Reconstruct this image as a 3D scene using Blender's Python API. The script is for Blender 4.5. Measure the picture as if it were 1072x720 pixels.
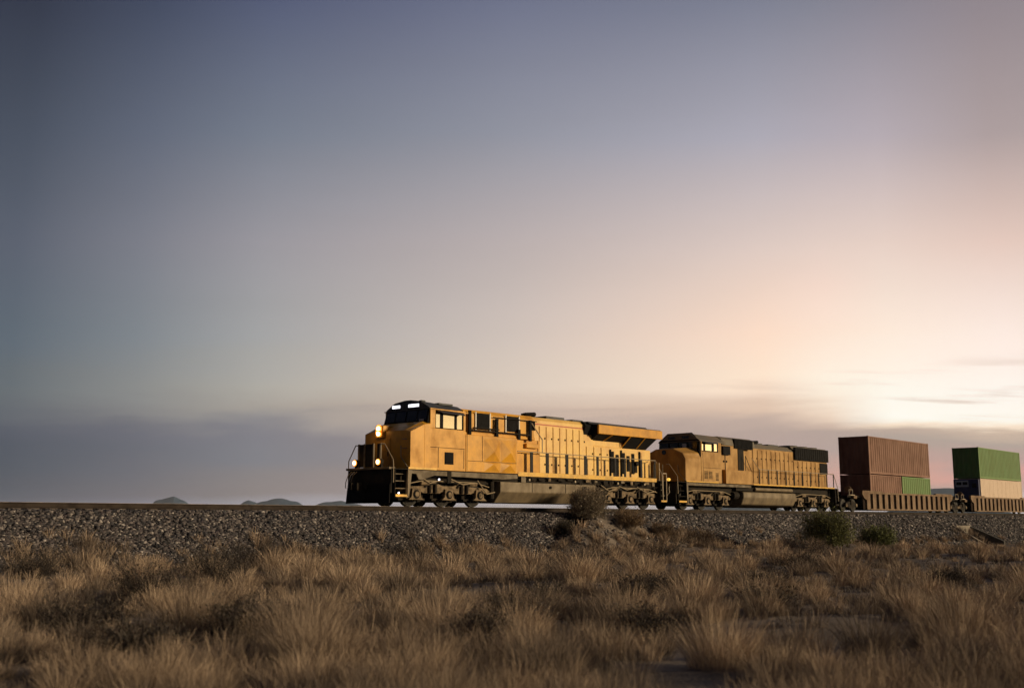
import bpy, math, random
import numpy as np
from mathutils import Vector, Matrix
random.seed(7)
S = bpy.context.scene
for o in list(bpy.data.objects): bpy.data.objects.remove(o)
C = S.collection
R = math.radians

# ------------------------------------------------------------------ camera
EYE = 1.55            # eye height above the desert floor
D = 36.13             # distance of the track centre line (the track runs along +X)
RZ = EYE + 0.535      # top of rail
YAW, PITCH = R(41.56), R(9.157)
cam_d = bpy.data.cameras.new('camera'); cam = bpy.data.objects.new('camera', cam_d); C.objects.link(cam)
cam_d.sensor_width = 36; cam_d.lens = 1134.33*36/1072
cam_d.clip_start = 0.1; cam_d.clip_end = 60000
cam.location = (0, 0, EYE)
cam.rotation_euler = (R(90)+PITCH, 0, YAW-R(90))
cam_d.dof.use_dof = True; cam_d.dof.focus_distance = 52; cam_d.dof.aperture_fstop = 1.35
S.camera = cam

# ------------------------------------------------------------------ sky, sun, exposure
S.view_settings.view_transform = 'Standard'; S.view_settings.look = 'None'
S.view_settings.exposure = 0; S.view_settings.gamma = 1
S.cycles.use_denoising = True
try: S.cycles.denoiser = 'OPENIMAGEDENOISE'
except Exception: pass
S.cycles.max_bounces = 5; S.cycles.diffuse_bounces = 2; S.cycles.glossy_bounces = 2
S.cycles.transparent_max_bounces = 4; S.cycles.caustics_reflective = False; S.cycles.caustics_refractive = False

SUN_AZ, SUN_EL = R(-58), R(12)
sd = bpy.data.lights.new('sun', 'SUN'); sun = bpy.data.objects.new('sun', sd); C.objects.link(sun)
sd.energy = 3.3; sd.angle = R(5); sd.color = (1.0, 0.79, 0.50)
sdir = Vector((math.cos(SUN_AZ)*math.cos(SUN_EL), math.sin(SUN_AZ)*math.cos(SUN_EL), math.sin(SUN_EL)))
sun.rotation_euler = sdir.to_track_quat('Z', 'Y').to_euler()

# evening sky: colours by azimuth (degrees right of north-east view) and elevation
ZEN = (0.02, 0.025, 0.042)
SKY = [
(-110, [(0,(.045,.045,.055)),(4,(.04,.042,.055)),(9,(.045,.05,.07)),(20,(.028,.032,.05)),(35,(.02,.025,.04))]),
(-45, [(0,(.07,.07,.085)),(4,(.05,.055,.07)),(9,(.055,.065,.09)),(20,(.035,.04,.06)),(35,(.022,.026,.045))]),
(-25.0, [(0.75, (0.1441, 0.1441, 0.1651)), (1.11, (0.1221, 0.1221, 0.1384)), (1.70, (0.1119, 0.1144, 0.1301)), (2.82, (0.0953, 0.1046, 0.1248)), (3.73, (0.107, 0.1144, 0.1384)), (4.36, (0.1248, 0.1329, 0.1529)), (5.09, (0.1384, 0.15, 0.1651)), (6.36, (0.1413, 0.159, 0.1714)), (8.73, (0.1195, 0.147, 0.1779)), (13.19, (0.1095, 0.1248, 0.162)), (18.21, (0.0742, 0.0887, 0.1221)), (24.26, (0.0395, 0.0467, 0.0723))]),
(-19.3, [(0.69, (0.2159, 0.2016, 0.2232)), (1.16, (0.1845, 0.1683, 0.1779)), (1.77, (0.1714, 0.162, 0.1746)), (2.94, (0.15, 0.1529, 0.1746)), (3.89, (0.1559, 0.1559, 0.1812)), (4.55, (0.1878, 0.1845, 0.1981)), (5.30, (0.2307, 0.227, 0.227)), (6.63, (0.2542, 0.2582, 0.2542)), (9.11, (0.2159, 0.2384, 0.2623)), (13.75, (0.2016, 0.2086, 0.2462)), (18.98, (0.1248, 0.1441, 0.1946)), (25.26, (0.0612, 0.0742, 0.1195))]),
(-13.2, [(0.71, (0.3419, 0.3231, 0.3515)), (1.29, (0.2623, 0.227, 0.2159)), (2.07, (0.2542, 0.227, 0.2232)), (3.04, (0.2232, 0.2195, 0.2384)), (4.01, (0.2232, 0.2159, 0.2384)), (4.99, (0.2961, 0.2789, 0.2747)), (5.72, (0.3763, 0.3419, 0.305)), (6.85, (0.4179, 0.3968, 0.3564)), (9.40, (0.3663, 0.3663, 0.3663)), (14.20, (0.3231, 0.3095, 0.3372)), (19.59, (0.1845, 0.2086, 0.2623)), (26.06, (0.0953, 0.1119, 0.1845))]),
(0.0, [(0.93, (0.4564, 0.402, 0.3916)), (1.33, (0.3916, 0.314, 0.2961)), (2.12, (0.3763, 0.2961, 0.2705)), (3.12, (0.3419, 0.2831, 0.2705)), (4.12, (0.3763, 0.305, 0.2831)), (5.12, (0.5149, 0.402, 0.3419)), (5.88, (0.6105, 0.4793, 0.3916)), (7.04, (0.7011, 0.5906, 0.491)), (9.66, (0.624, 0.5333, 0.4793)), (14.60, (0.491, 0.4287, 0.4233)), (20.13, (0.2874, 0.2961, 0.3515)), (26.77, (0.159, 0.1746, 0.2542))]),
(13.2, [(0.71, (0.4793, 0.4233, 0.4125)), (1.29, (0.4678, 0.3515, 0.314)), (2.06, (0.5149, 0.3515, 0.305)), (3.03, (0.4564, 0.3515, 0.3185)), (4.01, (0.4735, 0.3663, 0.3185)), (4.69, (0.5457, 0.4179, 0.3515)), (5.47, (0.7305, 0.5395, 0.4125)), (6.35, (0.8714, 0.6724, 0.5271)), (7.04, (1.0, 0.7913, 0.6172)), (9.40, (0.9823, 0.7305, 0.5776)), (14.19, (0.7084, 0.5776, 0.5271)), (19.58, (0.4125, 0.3968, 0.4564)), (26.05, (0.2086, 0.2195, 0.2874))]),
(16.4, [(0.70, (0.4793, 0.4233, 0.4125)), (1.37, (0.4735, 0.3467, 0.305)), (1.94, (0.5776, 0.3515, 0.2961)), (2.32, (0.552, 0.3613, 0.305)), (2.99, (0.4508, 0.3515, 0.314)), (3.95, (0.4678, 0.3663, 0.3185)), (4.57, (0.6038, 0.4564, 0.3712)), (5.20, (0.8388, 0.6584, 0.5149)), (5.88, (0.9734, 0.8388, 0.6867)), (6.94, (1.0, 0.8879, 0.7454)), (9.26, (0.9911, 0.7835, 0.6445)), (11.67, (0.9131, 0.7011, 0.5972)), (13.98, (0.7605, 0.6105, 0.5457)), (19.30, (0.4397, 0.402, 0.4508)), (25.68, (0.227, 0.2307, 0.2874))]),
(19.4, [(0.69, (0.4793, 0.4233, 0.4125)), (1.48, (0.4793, 0.3419, 0.2918)), (2.09, (0.6584, 0.3763, 0.2961)), (2.47, (0.5029, 0.3515, 0.305)), (3.32, (0.4397, 0.3613, 0.3095)), (4.07, (0.5029, 0.3916, 0.3231)), (4.50, (0.9047, 0.7305, 0.552)), (5.02, (1.0, 0.9734, 0.8714)), (6.63, (1.0, 0.9216, 0.807)), (9.10, (1.0, 0.8308, 0.7011)), (13.74, (0.7913, 0.6308, 0.5583)), (18.96, (0.4678, 0.4125, 0.4508)), (25.24, (0.2502, 0.2384, 0.2874))]),
(24.7, [(0.58, (0.4793, 0.4233, 0.4125)), (1.48, (0.5029, 0.3419, 0.2961)), (2.06, (0.6584, 0.3419, 0.3005)), (2.42, (0.491, 0.3419, 0.305)), (3.28, (0.4397, 0.3613, 0.3095)), (3.92, (0.6105, 0.4678, 0.3613)), (4.28, (0.956, 0.7913, 0.6105)), (4.83, (1.0, 0.956, 0.855)), (6.38, (1.0, 0.9216, 0.8388)), (8.76, (0.9911, 0.8388, 0.7529)), (13.22, (0.7835, 0.5906, 0.5149)), (18.25, (0.4287, 0.3515, 0.3515)), (24.32, (0.2874, 0.2462, 0.2705))]),
(45, [(0,(.5,.4,.36)),(4,(.55,.42,.34)),(9,(.75,.6,.48)),(20,(.35,.3,.3)),(35,(.13,.13,.17))]),
(70, [(0,(1.25,.92,.54)),(5,(1.25,.92,.54)),(8,(.6,.45,.30)),(14,(.16,.13,.13)),(35,(.035,.04,.06))]),  # unseen warm glow right of and behind the view, added for fill and reflections
(100, [(0,(1.1,.8,.47)),(5,(.9,.65,.38)),(8,(.3,.23,.17)),(14,(.10,.09,.09)),(35,(.03,.035,.055))]),
(122, [(0,(.06,.055,.06)),(6,(.05,.05,.06)),(20,(.03,.034,.05)),(35,(.02,.025,.04))]),
(180, [(0,(.045,.045,.055)),(4,(.04,.042,.055)),(9,(.045,.05,.07)),(20,(.028,.032,.05)),(35,(.02,.025,.04))]),
]
W = bpy.data.worlds.new('World'); S.world = W; W.use_nodes = True
nt = W.node_tree; nt.nodes.clear()
def N(t, **k):
    n = nt.nodes.new(t)
    for a, b in k.items(): setattr(n, a, b)
    return n
def M(op, a, b=None, c=None):
    n = N('ShaderNodeMath', operation=op)
    for i, v in enumerate((a, b, c)):
        if v is None: continue
        if isinstance(v, (int, float)): n.inputs[i].default_value = v
        else: nt.links.new(v, n.inputs[i])
    return n.outputs[0]
tc = N('ShaderNodeTexCoord'); mp = N('ShaderNodeMapping')
mp.vector_type = 'POINT'; mp.inputs['Rotation'].default_value = (0, 0, -YAW)   # +X is now straight ahead
nt.links.new(tc.outputs['Generated'], mp.inputs['Vector'])
sp = N('ShaderNodeSeparateXYZ'); nt.links.new(mp.outputs[0], sp.inputs[0])
az = M('MULTIPLY', M('ARCTAN2', M('MULTIPLY', sp.outputs[1], -1.0), sp.outputs[0]), 57.2958)
el = M('MULTIPLY', M('ARCSINE', sp.outputs[2]), 57.2958)
cmb = N('ShaderNodeCombineXYZ'); nt.links.new(M('MULTIPLY', az, .055), cmb.inputs[0]); nt.links.new(M('MULTIPLY', el, .42), cmb.inputs[1])
nz = N('ShaderNodeTexNoise'); nz.inputs['Scale'].default_value = 1.0; nz.inputs['Detail'].default_value = 5; nz.inputs['Roughness'].default_value = .55
nz.inputs['Distortion'].default_value = .6
nt.links.new(cmb.outputs[0], nz.inputs['Vector'])
nv = M('SUBTRACT', nz.outputs['Fac'], .5)
# cloud edges are pushed up and down by the noise, most in the bank of cloud above the horizon
band = N('ShaderNodeMapRange'); band.interpolation_type = 'SMOOTHSTEP'
nt.links.new(el, band.inputs[0]); band.inputs[1].default_value = 12; band.inputs[2].default_value = 4.5; band.inputs[3].default_value = 0.15; band.inputs[4].default_value = 1
low = N('ShaderNodeMapRange'); low.interpolation_type = 'SMOOTHSTEP'
nt.links.new(el, low.inputs[0]); low.inputs[1].default_value = 1.2; low.inputs[2].default_value = 3.5; low.inputs[3].default_value = .25; low.inputs[4].default_value = 1
el2 = M('MULTIPLY_ADD', M('MULTIPLY', nv, M('MULTIPLY', band.outputs[0], low.outputs[0])), 4.2, el)
E0, E1 = -2.0, 36.0
t = M('DIVIDE', M('SUBTRACT', el2, E0), E1-E0)
def comp(e, c):          # the sky stands outside the haze box: allow for the air in front of it
    T = math.exp(-4.5e-5*min(24500, 258/math.sin(R(max(e, .3)))))
    return tuple(max(.004, (q-(1-T)*l)/T) for q, l in zip(c, (.21, .19, .165)))
prev = None
for k, (a, stops) in enumerate(SKY):
    cr = N('ShaderNodeValToRGB'); nt.links.new(t, cr.inputs[0]); r_ = cr.color_ramp
    st = list(stops)
    if st[-1][0] < 34: st.append((36, tuple(.35*q+.65*z for q, z in zip(st[-1][1], ZEN))))
    st = [(e, comp(e, c)) for e, c in st]
    pos = [max(0, min(1, (e-E0)/(E1-E0))) for e, _ in st]
    r_.elements[0].position = pos[0]; r_.elements[0].color = (*st[0][1], 1)
    r_.elements[1].position = pos[-1]; r_.elements[1].color = (*st[-1][1], 1)
    for q, (e, c) in list(zip(pos, st))[1:-1]:
        x = r_.elements.new(q); x.color = (*c, 1)
    if prev is None: prev = cr.outputs[0]; pa = a; continue
    mr = N('ShaderNodeMapRange'); nt.links.new(az, mr.inputs[0]); mr.inputs[1].default_value = pa; mr.inputs[2].default_value = a
    mx = N('ShaderNodeMix', data_type='RGBA'); nt.links.new(mr.outputs[0], mx.inputs['Factor'])
    nt.links.new(prev, mx.inputs[6]); nt.links.new(cr.outputs[0], mx.inputs[7]); prev = mx.outputs[2]; pa = a
# thin streaks of cloud across the glow
cm2 = N('ShaderNodeCombineXYZ'); nt.links.new(M('MULTIPLY', az, .10), cm2.inputs[0]); nt.links.new(M('MULTIPLY_ADD', az, .12, M('MULTIPLY', el, 1.5)), cm2.inputs[1])
n2 = N('ShaderNodeTexNoise'); n2.inputs['Scale'].default_value = 1.0; n2.inputs['Detail'].default_value = 4; nt.links.new(cm2.outputs[0], n2.inputs['Vector'])
sk = N('ShaderNodeMapRange'); sk.interpolation_type = 'SMOOTHSTEP'; nt.links.new(n2.outputs['Fac'], sk.inputs[0]); sk.inputs[1].default_value = .52; sk.inputs[2].default_value = .72
w1 = N('ShaderNodeMapRange'); w1.interpolation_type = 'SMOOTHSTEP'; nt.links.new(el, w1.inputs[0]); w1.inputs[1].default_value = 8.2; w1.inputs[2].default_value = 6.3
w2 = N('ShaderNodeMapRange'); w2.interpolation_type = 'SMOOTHSTEP'; nt.links.new(az, w2.inputs[0]); w2.inputs[1].default_value = 9; w2.inputs[2].default_value = 24
w3 = N('ShaderNodeMapRange'); w3.interpolation_type = 'SMOOTHSTEP'; nt.links.new(el, w3.inputs[0]); w3.inputs[1].default_value = 4.2; w3.inputs[2].default_value = 6
sf = M('MULTIPLY', M('MULTIPLY', sk.outputs[0], w1.outputs[0]), M('MULTIPLY', w2.outputs[0], w3.outputs[0]))
mx = N('ShaderNodeMix', data_type='RGBA'); nt.links.new(M('MULTIPLY', sf, .75), mx.inputs['Factor']); nt.links.new(prev, mx.inputs[6]); mx.inputs[7].default_value = (.60, .40, .30, 1); prev = mx.outputs[2]
# faint mottling
md = M('MULTIPLY_ADD', nv, .10, 1.0)
vm = N('ShaderNodeVectorMath', operation='SCALE'); nt.links.new(prev, vm.inputs[0]); nt.links.new(md, vm.inputs['Scale'])
bg = N('ShaderNodeBackground'); nt.links.new(vm.outputs[0], bg.inputs[0]); bg.inputs[1].default_value = 1.0
wo = N('ShaderNodeOutputWorld'); nt.links.new(bg.outputs[0], wo.inputs[0])

# ------------------------------------------------------------------ materials
def mat(name, col, rough=.6, metal=0, dirt=None, amt=.5, scale=1.2, streak=0, bump=0, bscale=8, attr=False, emit=None, es=1, spec=.5, trans=0):
    m = bpy.data.materials.new(name); m.use_nodes = True; t = m.node_tree; b = t.nodes['Principled BSDF']
    b.inputs['Roughness'].default_value = rough; b.inputs['Metallic'].default_value = metal
    b.inputs['Specular IOR Level'].default_value = spec
    b.inputs['Base Color'].default_value = (*col, 1)
    if emit: b.inputs['Emission Color'].default_value = (*emit, 1); b.inputs['Emission Strength'].default_value = es
    g = t.nodes.new('ShaderNodeNewGeometry')
    src = None
    if attr:
        a = t.nodes.new('ShaderNodeAttribute'); a.attribute_name = 'col'; src = a.outputs['Color']; t.links.new(src, b.inputs['Base Color'])
        if trans: pass
    if dirt:
        n = t.nodes.new('ShaderNodeTexNoise'); n.inputs['Scale'].default_value = scale; n.inputs['Detail'].default_value = 6; n.inputs['Roughness'].default_value = .65
        t.links.new(g.outputs['Position'], n.inputs['Vector'])
        f = n.outputs['Fac']
        if streak:
            mpp = t.nodes.new('ShaderNodeMapping'); mpp.inputs['Scale'].default_value = (1.7, 1.7, .55); t.links.new(g.outputs['Position'], mpp.inputs['Vector'])
            n2 = t.nodes.new('ShaderNodeTexNoise'); n2.inputs['Scale'].default_value = 1.3; n2.inputs['Detail'].default_value = 4; t.links.new(mpp.outputs[0], n2.inputs['Vector'])
            a2 = t.nodes.new('ShaderNodeMath'); a2.operation = 'MULTIPLY_ADD'; t.links.new(n2.outputs['Fac'], a2.inputs[0]); a2.inputs[1].default_value = streak
            s2 = t.nodes.new('ShaderNodeMath'); s2.operation = 'MULTIPLY'; s2.inputs[1].default_value = 1-streak; t.links.new(f, s2.inputs[0]); t.links.new(s2.outputs[0], a2.inputs[2]); f = a2.outputs[0]
        r = t.nodes.new('ShaderNodeMapRange'); r.inputs[1].default_value = .42; r.inputs[2].default_value = .63; r.inputs[4].default_value = amt; t.links.new(f, r.inputs[0])
        x = t.nodes.new('ShaderNodeMix'); x.data_type = 'RGBA'; t.links.new(r.outputs[0], x.inputs['Factor'])
        if src: t.links.new(src, x.inputs[6])
        else: x.inputs[6].default_value = (*col, 1)
        x.inputs[7].default_value = (*dirt, 1); t.links.new(x.outputs[2], b.inputs['Base Color'])
        rr = t.nodes.new('ShaderNodeMapRange'); rr.inputs[3].default_value = rough; rr.inputs[4].default_value = min(1, rough+.3); t.links.new(r.outputs[0], rr.inputs[0]); t.links.new(rr.outputs[0], b.inputs['Roughness'])
    if bump:
        n = t.nodes.new('ShaderNodeTexNoise'); n.inputs['Scale'].default_value = bscale; n.inputs['Detail'].default_value = 5; t.links.new(g.outputs['Position'], n.inputs['Vector'])
        bp = t.nodes.new('ShaderNodeBump'); bp.inputs['Distance'].default_value = bump; bp.inputs['Strength'].default_value = 1; t.links.new(n.outputs['Fac'], bp.inputs['Height']); t.links.new(bp.outputs[0], b.inputs['Normal'])
    return m
MT = {}
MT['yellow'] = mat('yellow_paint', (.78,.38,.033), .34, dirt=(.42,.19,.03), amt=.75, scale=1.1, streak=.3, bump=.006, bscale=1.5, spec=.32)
MT['hoodpaint'] = mat('faded_highlit_yellow', (.93,.60,.17), .30, dirt=(.62,.31,.06), amt=.7, scale=1.3, streak=.3, bump=.006, bscale=1.5, spec=.5)  # faded hood yellow, its highlight also put into the lighter base colour
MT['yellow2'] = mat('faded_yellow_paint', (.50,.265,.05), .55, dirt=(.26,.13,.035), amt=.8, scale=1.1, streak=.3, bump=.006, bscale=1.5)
MT['stripe'] = mat('sill_stripe_yellow', (.85,.47,.03), .4, dirt=(.4,.25,.08), amt=.6, scale=2.5)
MT['red'] = mat('red_stripe', (.50,.07,.03), .5, dirt=(.4,.2,.1), amt=.6, scale=3)
MT['roof'] = mat('dark_grey_roof', (.035,.038,.046), .55, dirt=(.08,.07,.06), amt=.6, scale=2)
MT['roof2'] = mat('dusty_grey_roof', (.13,.11,.08), .6, dirt=(.20,.15,.10), amt=.7, scale=1.5)
MT['black'] = mat('black_grille', (.006,.006,.007), .75, dirt=(.012,.010,.008), amt=.5, scale=4, spec=.15)
MT['under'] = mat('grimy_underframe', (.016,.013,.010), .8, dirt=(.05,.036,.024), amt=.6, scale=3, spec=.2)
MT['truck'] = mat('dusty_truck_casting', (.24,.165,.09), .75, dirt=(.04,.03,.02), amt=.8, scale=4, bump=.01, bscale=12)
MT['sill'] = mat('dusty_sill_grey', (.19,.145,.09), .65, dirt=(.10,.075,.05), amt=.8, scale=2)
MT['tank'] = mat('fuel_tank_paint', (.24,.18,.105), .6, dirt=(.11,.08,.05), amt=.8, scale=1.5, streak=.4)
MT['wheel'] = mat('wheel_steel', (.02,.016,.012), .7, metal=0, dirt=(.012,.009,.008), amt=.6, scale=6)
MT['rail_pipe'] = mat('worn_handrail', (.40,.31,.20), .45)
MT['post'] = mat('black_stanchion', (.007,.006,.006), .6, spec=.2)
MT['white'] = mat('white_hose', (.7,.66,.6), .5)
MT['glass'] = mat('mirrored_cab_glass', (.95,.86,.60), .06, metal=1)
MT['dglass'] = mat('dark_windscreen', (.015,.016,.02), .08, spec=.6)
MT['board'] = mat('lit_number_board', (.8,.8,.8), .4, emit=(.95,.92,1.0), es=2.2)
MT['lamp'] = mat('headlamp_lens', (.9,.8,.6), .3, emit=(1.0,.74,.36), es=7)
MT['lampring'] = mat('headlamp_halo_reflector', (.8,.5,.2), .3, emit=(1.0,.28,.015), es=1.1)  # reflector rings made to glow, standing in for the amber lamp halo
MT['marker'] = mat('step_lamp', (.9,.9,1), .3, emit=(.95,.9,1.0), es=5)
MT['ylamp'] = mat('amber_lamp', (.9,.6,.1), .3, emit=(1.0,.55,.1), es=1.0)
MT['steel'] = mat('weathered_rail', (.034,.021,.014), .85, dirt=(.016,.010,.007), amt=.8, scale=2)
MT['railtop'] = mat('polished_railhead', (.42,.33,.27), .4, metal=.6)
MT['tie'] = mat('grey_sleeper', (.16,.13,.11), .85, dirt=(.08,.06,.05), amt=.6, scale=5)
MT['brown'] = mat('brown_container', (.25,.105,.055), .5, dirt=(.15,.062,.034), amt=.7, scale=.8, streak=.6)
MT['green'] = mat('green_container', (.12,.25,.05), .5, dirt=(.17,.23,.075), amt=.7, scale=.8, streak=.6)
MT['cream'] = mat('cream_reefer', (.66,.50,.375), .5, dirt=(.52,.38,.27), amt=.5, scale=.8, streak=.5)
MT['navy'] = mat('reefer_unit_navy', (.03,.04,.13), .5, dirt=(.02,.02,.035), amt=.6, scale=3)
MT['grey'] = mat('reefer_unit_grey', (.55,.57,.60), .5)
MT['well'] = mat('well_car_paint', (.225,.135,.065), .65, dirt=(.12,.07,.04), amt=.8, scale=1.2, streak=.4)
MT['wellside'] = mat('well_car_side_sheet', (.03,.018,.012), .9, spec=.1)
MT['concrete'] = mat('culvert_concrete', (.30,.26,.21), .85, dirt=(.18,.15,.12), amt=.7, scale=1.5, bump=.01)
MT['stone'] = mat('ballast_stone', (.2,.2,.2), .85, attr=True)
MT['blade'] = mat('dry_grass', (.2,.2,.2), .75, attr=True, spec=.2)
MT['twig'] = mat('twigs', (.2,.2,.2), .85, attr=True, spec=.2)
MT['hill'] = mat('haze_blue_hill', (.04,.085,.15), .9, dirt=(.035,.07,.12), amt=.6, scale=.002, spec=0)  # distance haze put into the blue base colour

def ground_mat():
    m = bpy.data.materials.new('desert_dirt'); m.use_nodes = True; t = m.node_tree; b = t.nodes['Principled BSDF']
    b.inputs['Roughness'].default_value = .95; b.inputs['Specular IOR Level'].default_value = .1
    g = t.nodes.new('ShaderNodeNewGeometry')
    def nz(s, d=6):
        n = t.nodes.new('ShaderNodeTexNoise'); n.inputs['Scale'].default_value = s; n.inputs['Detail'].default_value = d; n.inputs['Roughness'].default_value = .65; t.links.new(g.outputs['Position'], n.inputs['Vector']); return n.outputs['Fac']
    def ramp(f, st):
        r = t.nodes.new('ShaderNodeValToRGB'); t.links.new(f, r.inputs[0]); e = r.color_ramp.elements
        e[0].position, e[0].color = st[0][0], (*st[0][1], 1); e[1].position, e[1].color = st[-1][0], (*st[-1][1], 1)
        for p, c in st[1:-1]: x = e.new(p); x.color = (*c, 1)
        return r.outputs[0]
    c1 = ramp(nz(.8), [(.35,(.18,.145,.12)),(.55,(.36,.295,.25)),(.7,(.45,.375,.32))])
    c2 = ramp(nz(22, 8), [(.35,(.05,.042,.037)),(.5,(.13,.11,.09)),(.68,(.24,.21,.18))])
    x = t.nodes.new('ShaderNodeMix'); x.data_type = 'RGBA'; x.inputs['Factor'].default_value = .5; t.links.new(c1, x.inputs[6]); t.links.new(c2, x.inputs[7]); t.links.new(x.outputs[2], b.inputs['Base Color'])
    bp = t.nodes.new('ShaderNodeBump'); bp.inputs['Distance'].default_value = .04; t.links.new(nz(9, 8), bp.inputs['Height']); t.links.new(bp.outputs[0], b.inputs['Normal'])
    return m
MT['ground'] = ground_mat()
def bank_mat():
    m = bpy.data.materials.new('ballast_bed'); m.use_nodes = True; t = m.node_tree; b = t.nodes['Principled BSDF']
    b.inputs['Roughness'].default_value = .95; b.inputs['Specular IOR Level'].default_value = .1
    g = t.nodes.new('ShaderNodeNewGeometry')
    v = t.nodes.new('ShaderNodeTexVoronoi'); v.inputs['Scale'].default_value = 11; t.links.new(g.outputs['Position'], v.inputs['Vector'])
    h = t.nodes.new('ShaderNodeSeparateColor'); t.links.new(v.outputs['Color'], h.inputs[0])
    r = t.nodes.new('ShaderNodeValToRGB'); t.links.new(h.outputs[0], r.inputs[0]); e = r.color_ramp.elements
    e[0].color = (.02,.018,.02,1); e[1].color = (.10,.085,.08,1)
    t.links.new(r.outputs[0], b.inputs['Base Color'])
    bp = t.nodes.new('ShaderNodeBump'); bp.inputs['Distance'].default_value = .06; bp.invert = True; t.links.new(v.outputs['Distance'], bp.inputs['Height']); t.links.new(bp.outputs[0], b.inputs['Normal'])
    return m
MT['bank'] = bank_mat()

# ------------------------------------------------------------------ helpers
def tag(o, label=None, cat=None, group=None, kind=None):
    if label: o['label'] = label
    if cat: o['category'] = cat
    if group: o['group'] = group
    if kind: o['kind'] = kind
    return o
WL = {}                       # world location of each empty / thing root
def empty(name, loc, parent=None):
    o = bpy.data.objects.new(name, None); C.objects.link(o); o.empty_display_size = .5
    o.location = loc; WL[o.name] = Vector(loc); return o
class MB:
    """mesh builder in track coordinates: x along the track, v across it (minus = camera side), z above rail top"""
    def __init__(s, org=(0, D, RZ)): s.v = []; s.f = []; s.o = Vector(org)
    def add(s, vs, fs):
        n = len(s.v); s.v += [tuple(p) for p in vs]; s.f += [tuple(i+n for i in f) for f in fs]; return s
    def box(s, x0, x1, y0, y1, z0, z1):
        if x0 > x1: x0, x1 = x1, x0
        if y0 > y1: y0, y1 = y1, y0
        if z0 > z1: z0, z1 = z1, z0
        return s.add([(x0,y0,z0),(x1,y0,z0),(x1,y1,z0),(x0,y1,z0),(x0,y0,z1),(x1,y0,z1),(x1,y1,z1),(x0,y1,z1)],
                     [(0,3,2,1),(4,5,6,7),(0,1,5,4),(1,2,6,5),(2,3,7,6),(3,0,4,7)])
    def loft(s, A, B):
        n = len(A); fs = [tuple(range(n))[::-1], tuple(range(n, 2*n))]
        fs += [(i, (i+1) % n, n+(i+1) % n, n+i) for i in range(n)]
        return s.add(list(A)+list(B), fs)
    def pxz(s, poly, y0, y1): return s.loft([(x, y0, z) for x, z in poly], [(x, y1, z) for x, z in poly])
    def pyz(s, poly, x0, x1): return s.loft([(x0, y, z) for y, z in poly], [(x1, y, z) for y, z in poly])
    def cyl(s, p0, p1, r, n=16, r2=None):
        p0, p1 = Vector(p0), Vector(p1); d = (p1-p0).normalized(); r2 = r if r2 is None else r2
        a = d.orthogonal().normalized(); b = d.cross(a)
        A = [p0+(a*math.cos(k*math.tau/n)+b*math.sin(k*math.tau/n))*r for k in range(n)]
        B = [p1+(a*math.cos(k*math.tau/n)+b*math.sin(k*math.tau/n))*r2 for k in range(n)]
        return s.loft(A, B)
    def tube(s, pts, r, n=6):
        for a, b in zip(pts, pts[1:]):
            if (Vector(b)-Vector(a)).length > 1e-5: s.cyl(a, b, r, n)
        return s
    def build(s, name, m, parent=None, bevel=0, smooth=False):
        off = s.o - (WL[parent.name] if parent is not None else Vector((0,0,0)))
        me = bpy.data.meshes.new(name); me.from_pydata([(x+off.x, y+off.y, z+off.z) for x, y, z in s.v], [], s.f); me.update()
        import bmesh
        b = bmesh.new(); b.from_mesh(me); bmesh.ops.recalc_face_normals(b, faces=b.faces); b.to_mesh(me); b.free()
        me.materials.append(MT[m] if isinstance(m, str) else m)
        o = bpy.data.objects.new(name, me); C.objects.link(o)
        if parent is not None: o.parent = parent; WL[o.name] = WL[parent.name]
        else: WL[o.name] = Vector((0,0,0))
        if smooth:
            for p in me.polygons: p.use_smooth = True
            try: me.set_sharp_from_angle(angle=R(35))
            except Exception: pass
        if bevel:
            q = o.modifiers.new('b', 'BEVEL'); q.width = bevel; q.segments = 2; q.limit_method = 'ANGLE'; q.angle_limit = R(30)
        return o
def npmesh(name, co, faces_idx, loop_starts, m, cols=None, smooth=False, parent=None):
    me = bpy.data.meshes.new(name); nv = len(co)
    me.vertices.add(nv); me.vertices.foreach_set('co', co.astype(np.float32).ravel())
    me.loops.add(len(faces_idx)); me.loops.foreach_set('vertex_index', faces_idx.astype(np.int32))
    me.polygons.add(len(loop_starts)); me.polygons.foreach_set('loop_start', loop_starts.astype(np.int32))
    if cols is not None:
        a = me.color_attributes.new('col', 'FLOAT_COLOR', 'POINT')
        a.data.foreach_set('color', np.c_[cols, np.ones(nv)].astype(np.float32).ravel())
    me.update(calc_edges=True); me.validate()
    if smooth: me.polygons.foreach_set('use_smooth', np.ones(len(loop_starts), dtype=bool))
    me.materials.append(MT[m] if isinstance(m, str) else m)
    o = bpy.data.objects.new(name, me); C.objects.link(o)
    if parent is not None: o.parent = parent; o.location = (0,0,0)
    return o
rng = np.random.default_rng(11)
_G = rng.random((256, 256))
def vnoise(x, y):
    xi = np.floor(x).astype(int); yi = np.floor(y).astype(int); fx = x-xi; fy = y-yi
    fx = fx*fx*(3-2*fx); fy = fy*fy*(3-2*fy)
    g = lambda a, b: _G[a % 256, b % 256]
    return (g(xi,yi)*(1-fx)+g(xi+1,yi)*fx)*(1-fy)+(g(xi,yi+1)*(1-fx)+g(xi+1,yi+1)*fx)*fy
def fbm(x, y, o=4):
    s = 0; a = .5; t = 0
    for k in range(o): s = s+a*vnoise(x*2**k+17*k, y*2**k+31*k); t += a; a *= .5
    return s/t
def sst(a, b, x):
    t = np.clip((x-a)/(b-a), 0, 1); return t*t*(3-2*t)

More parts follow.
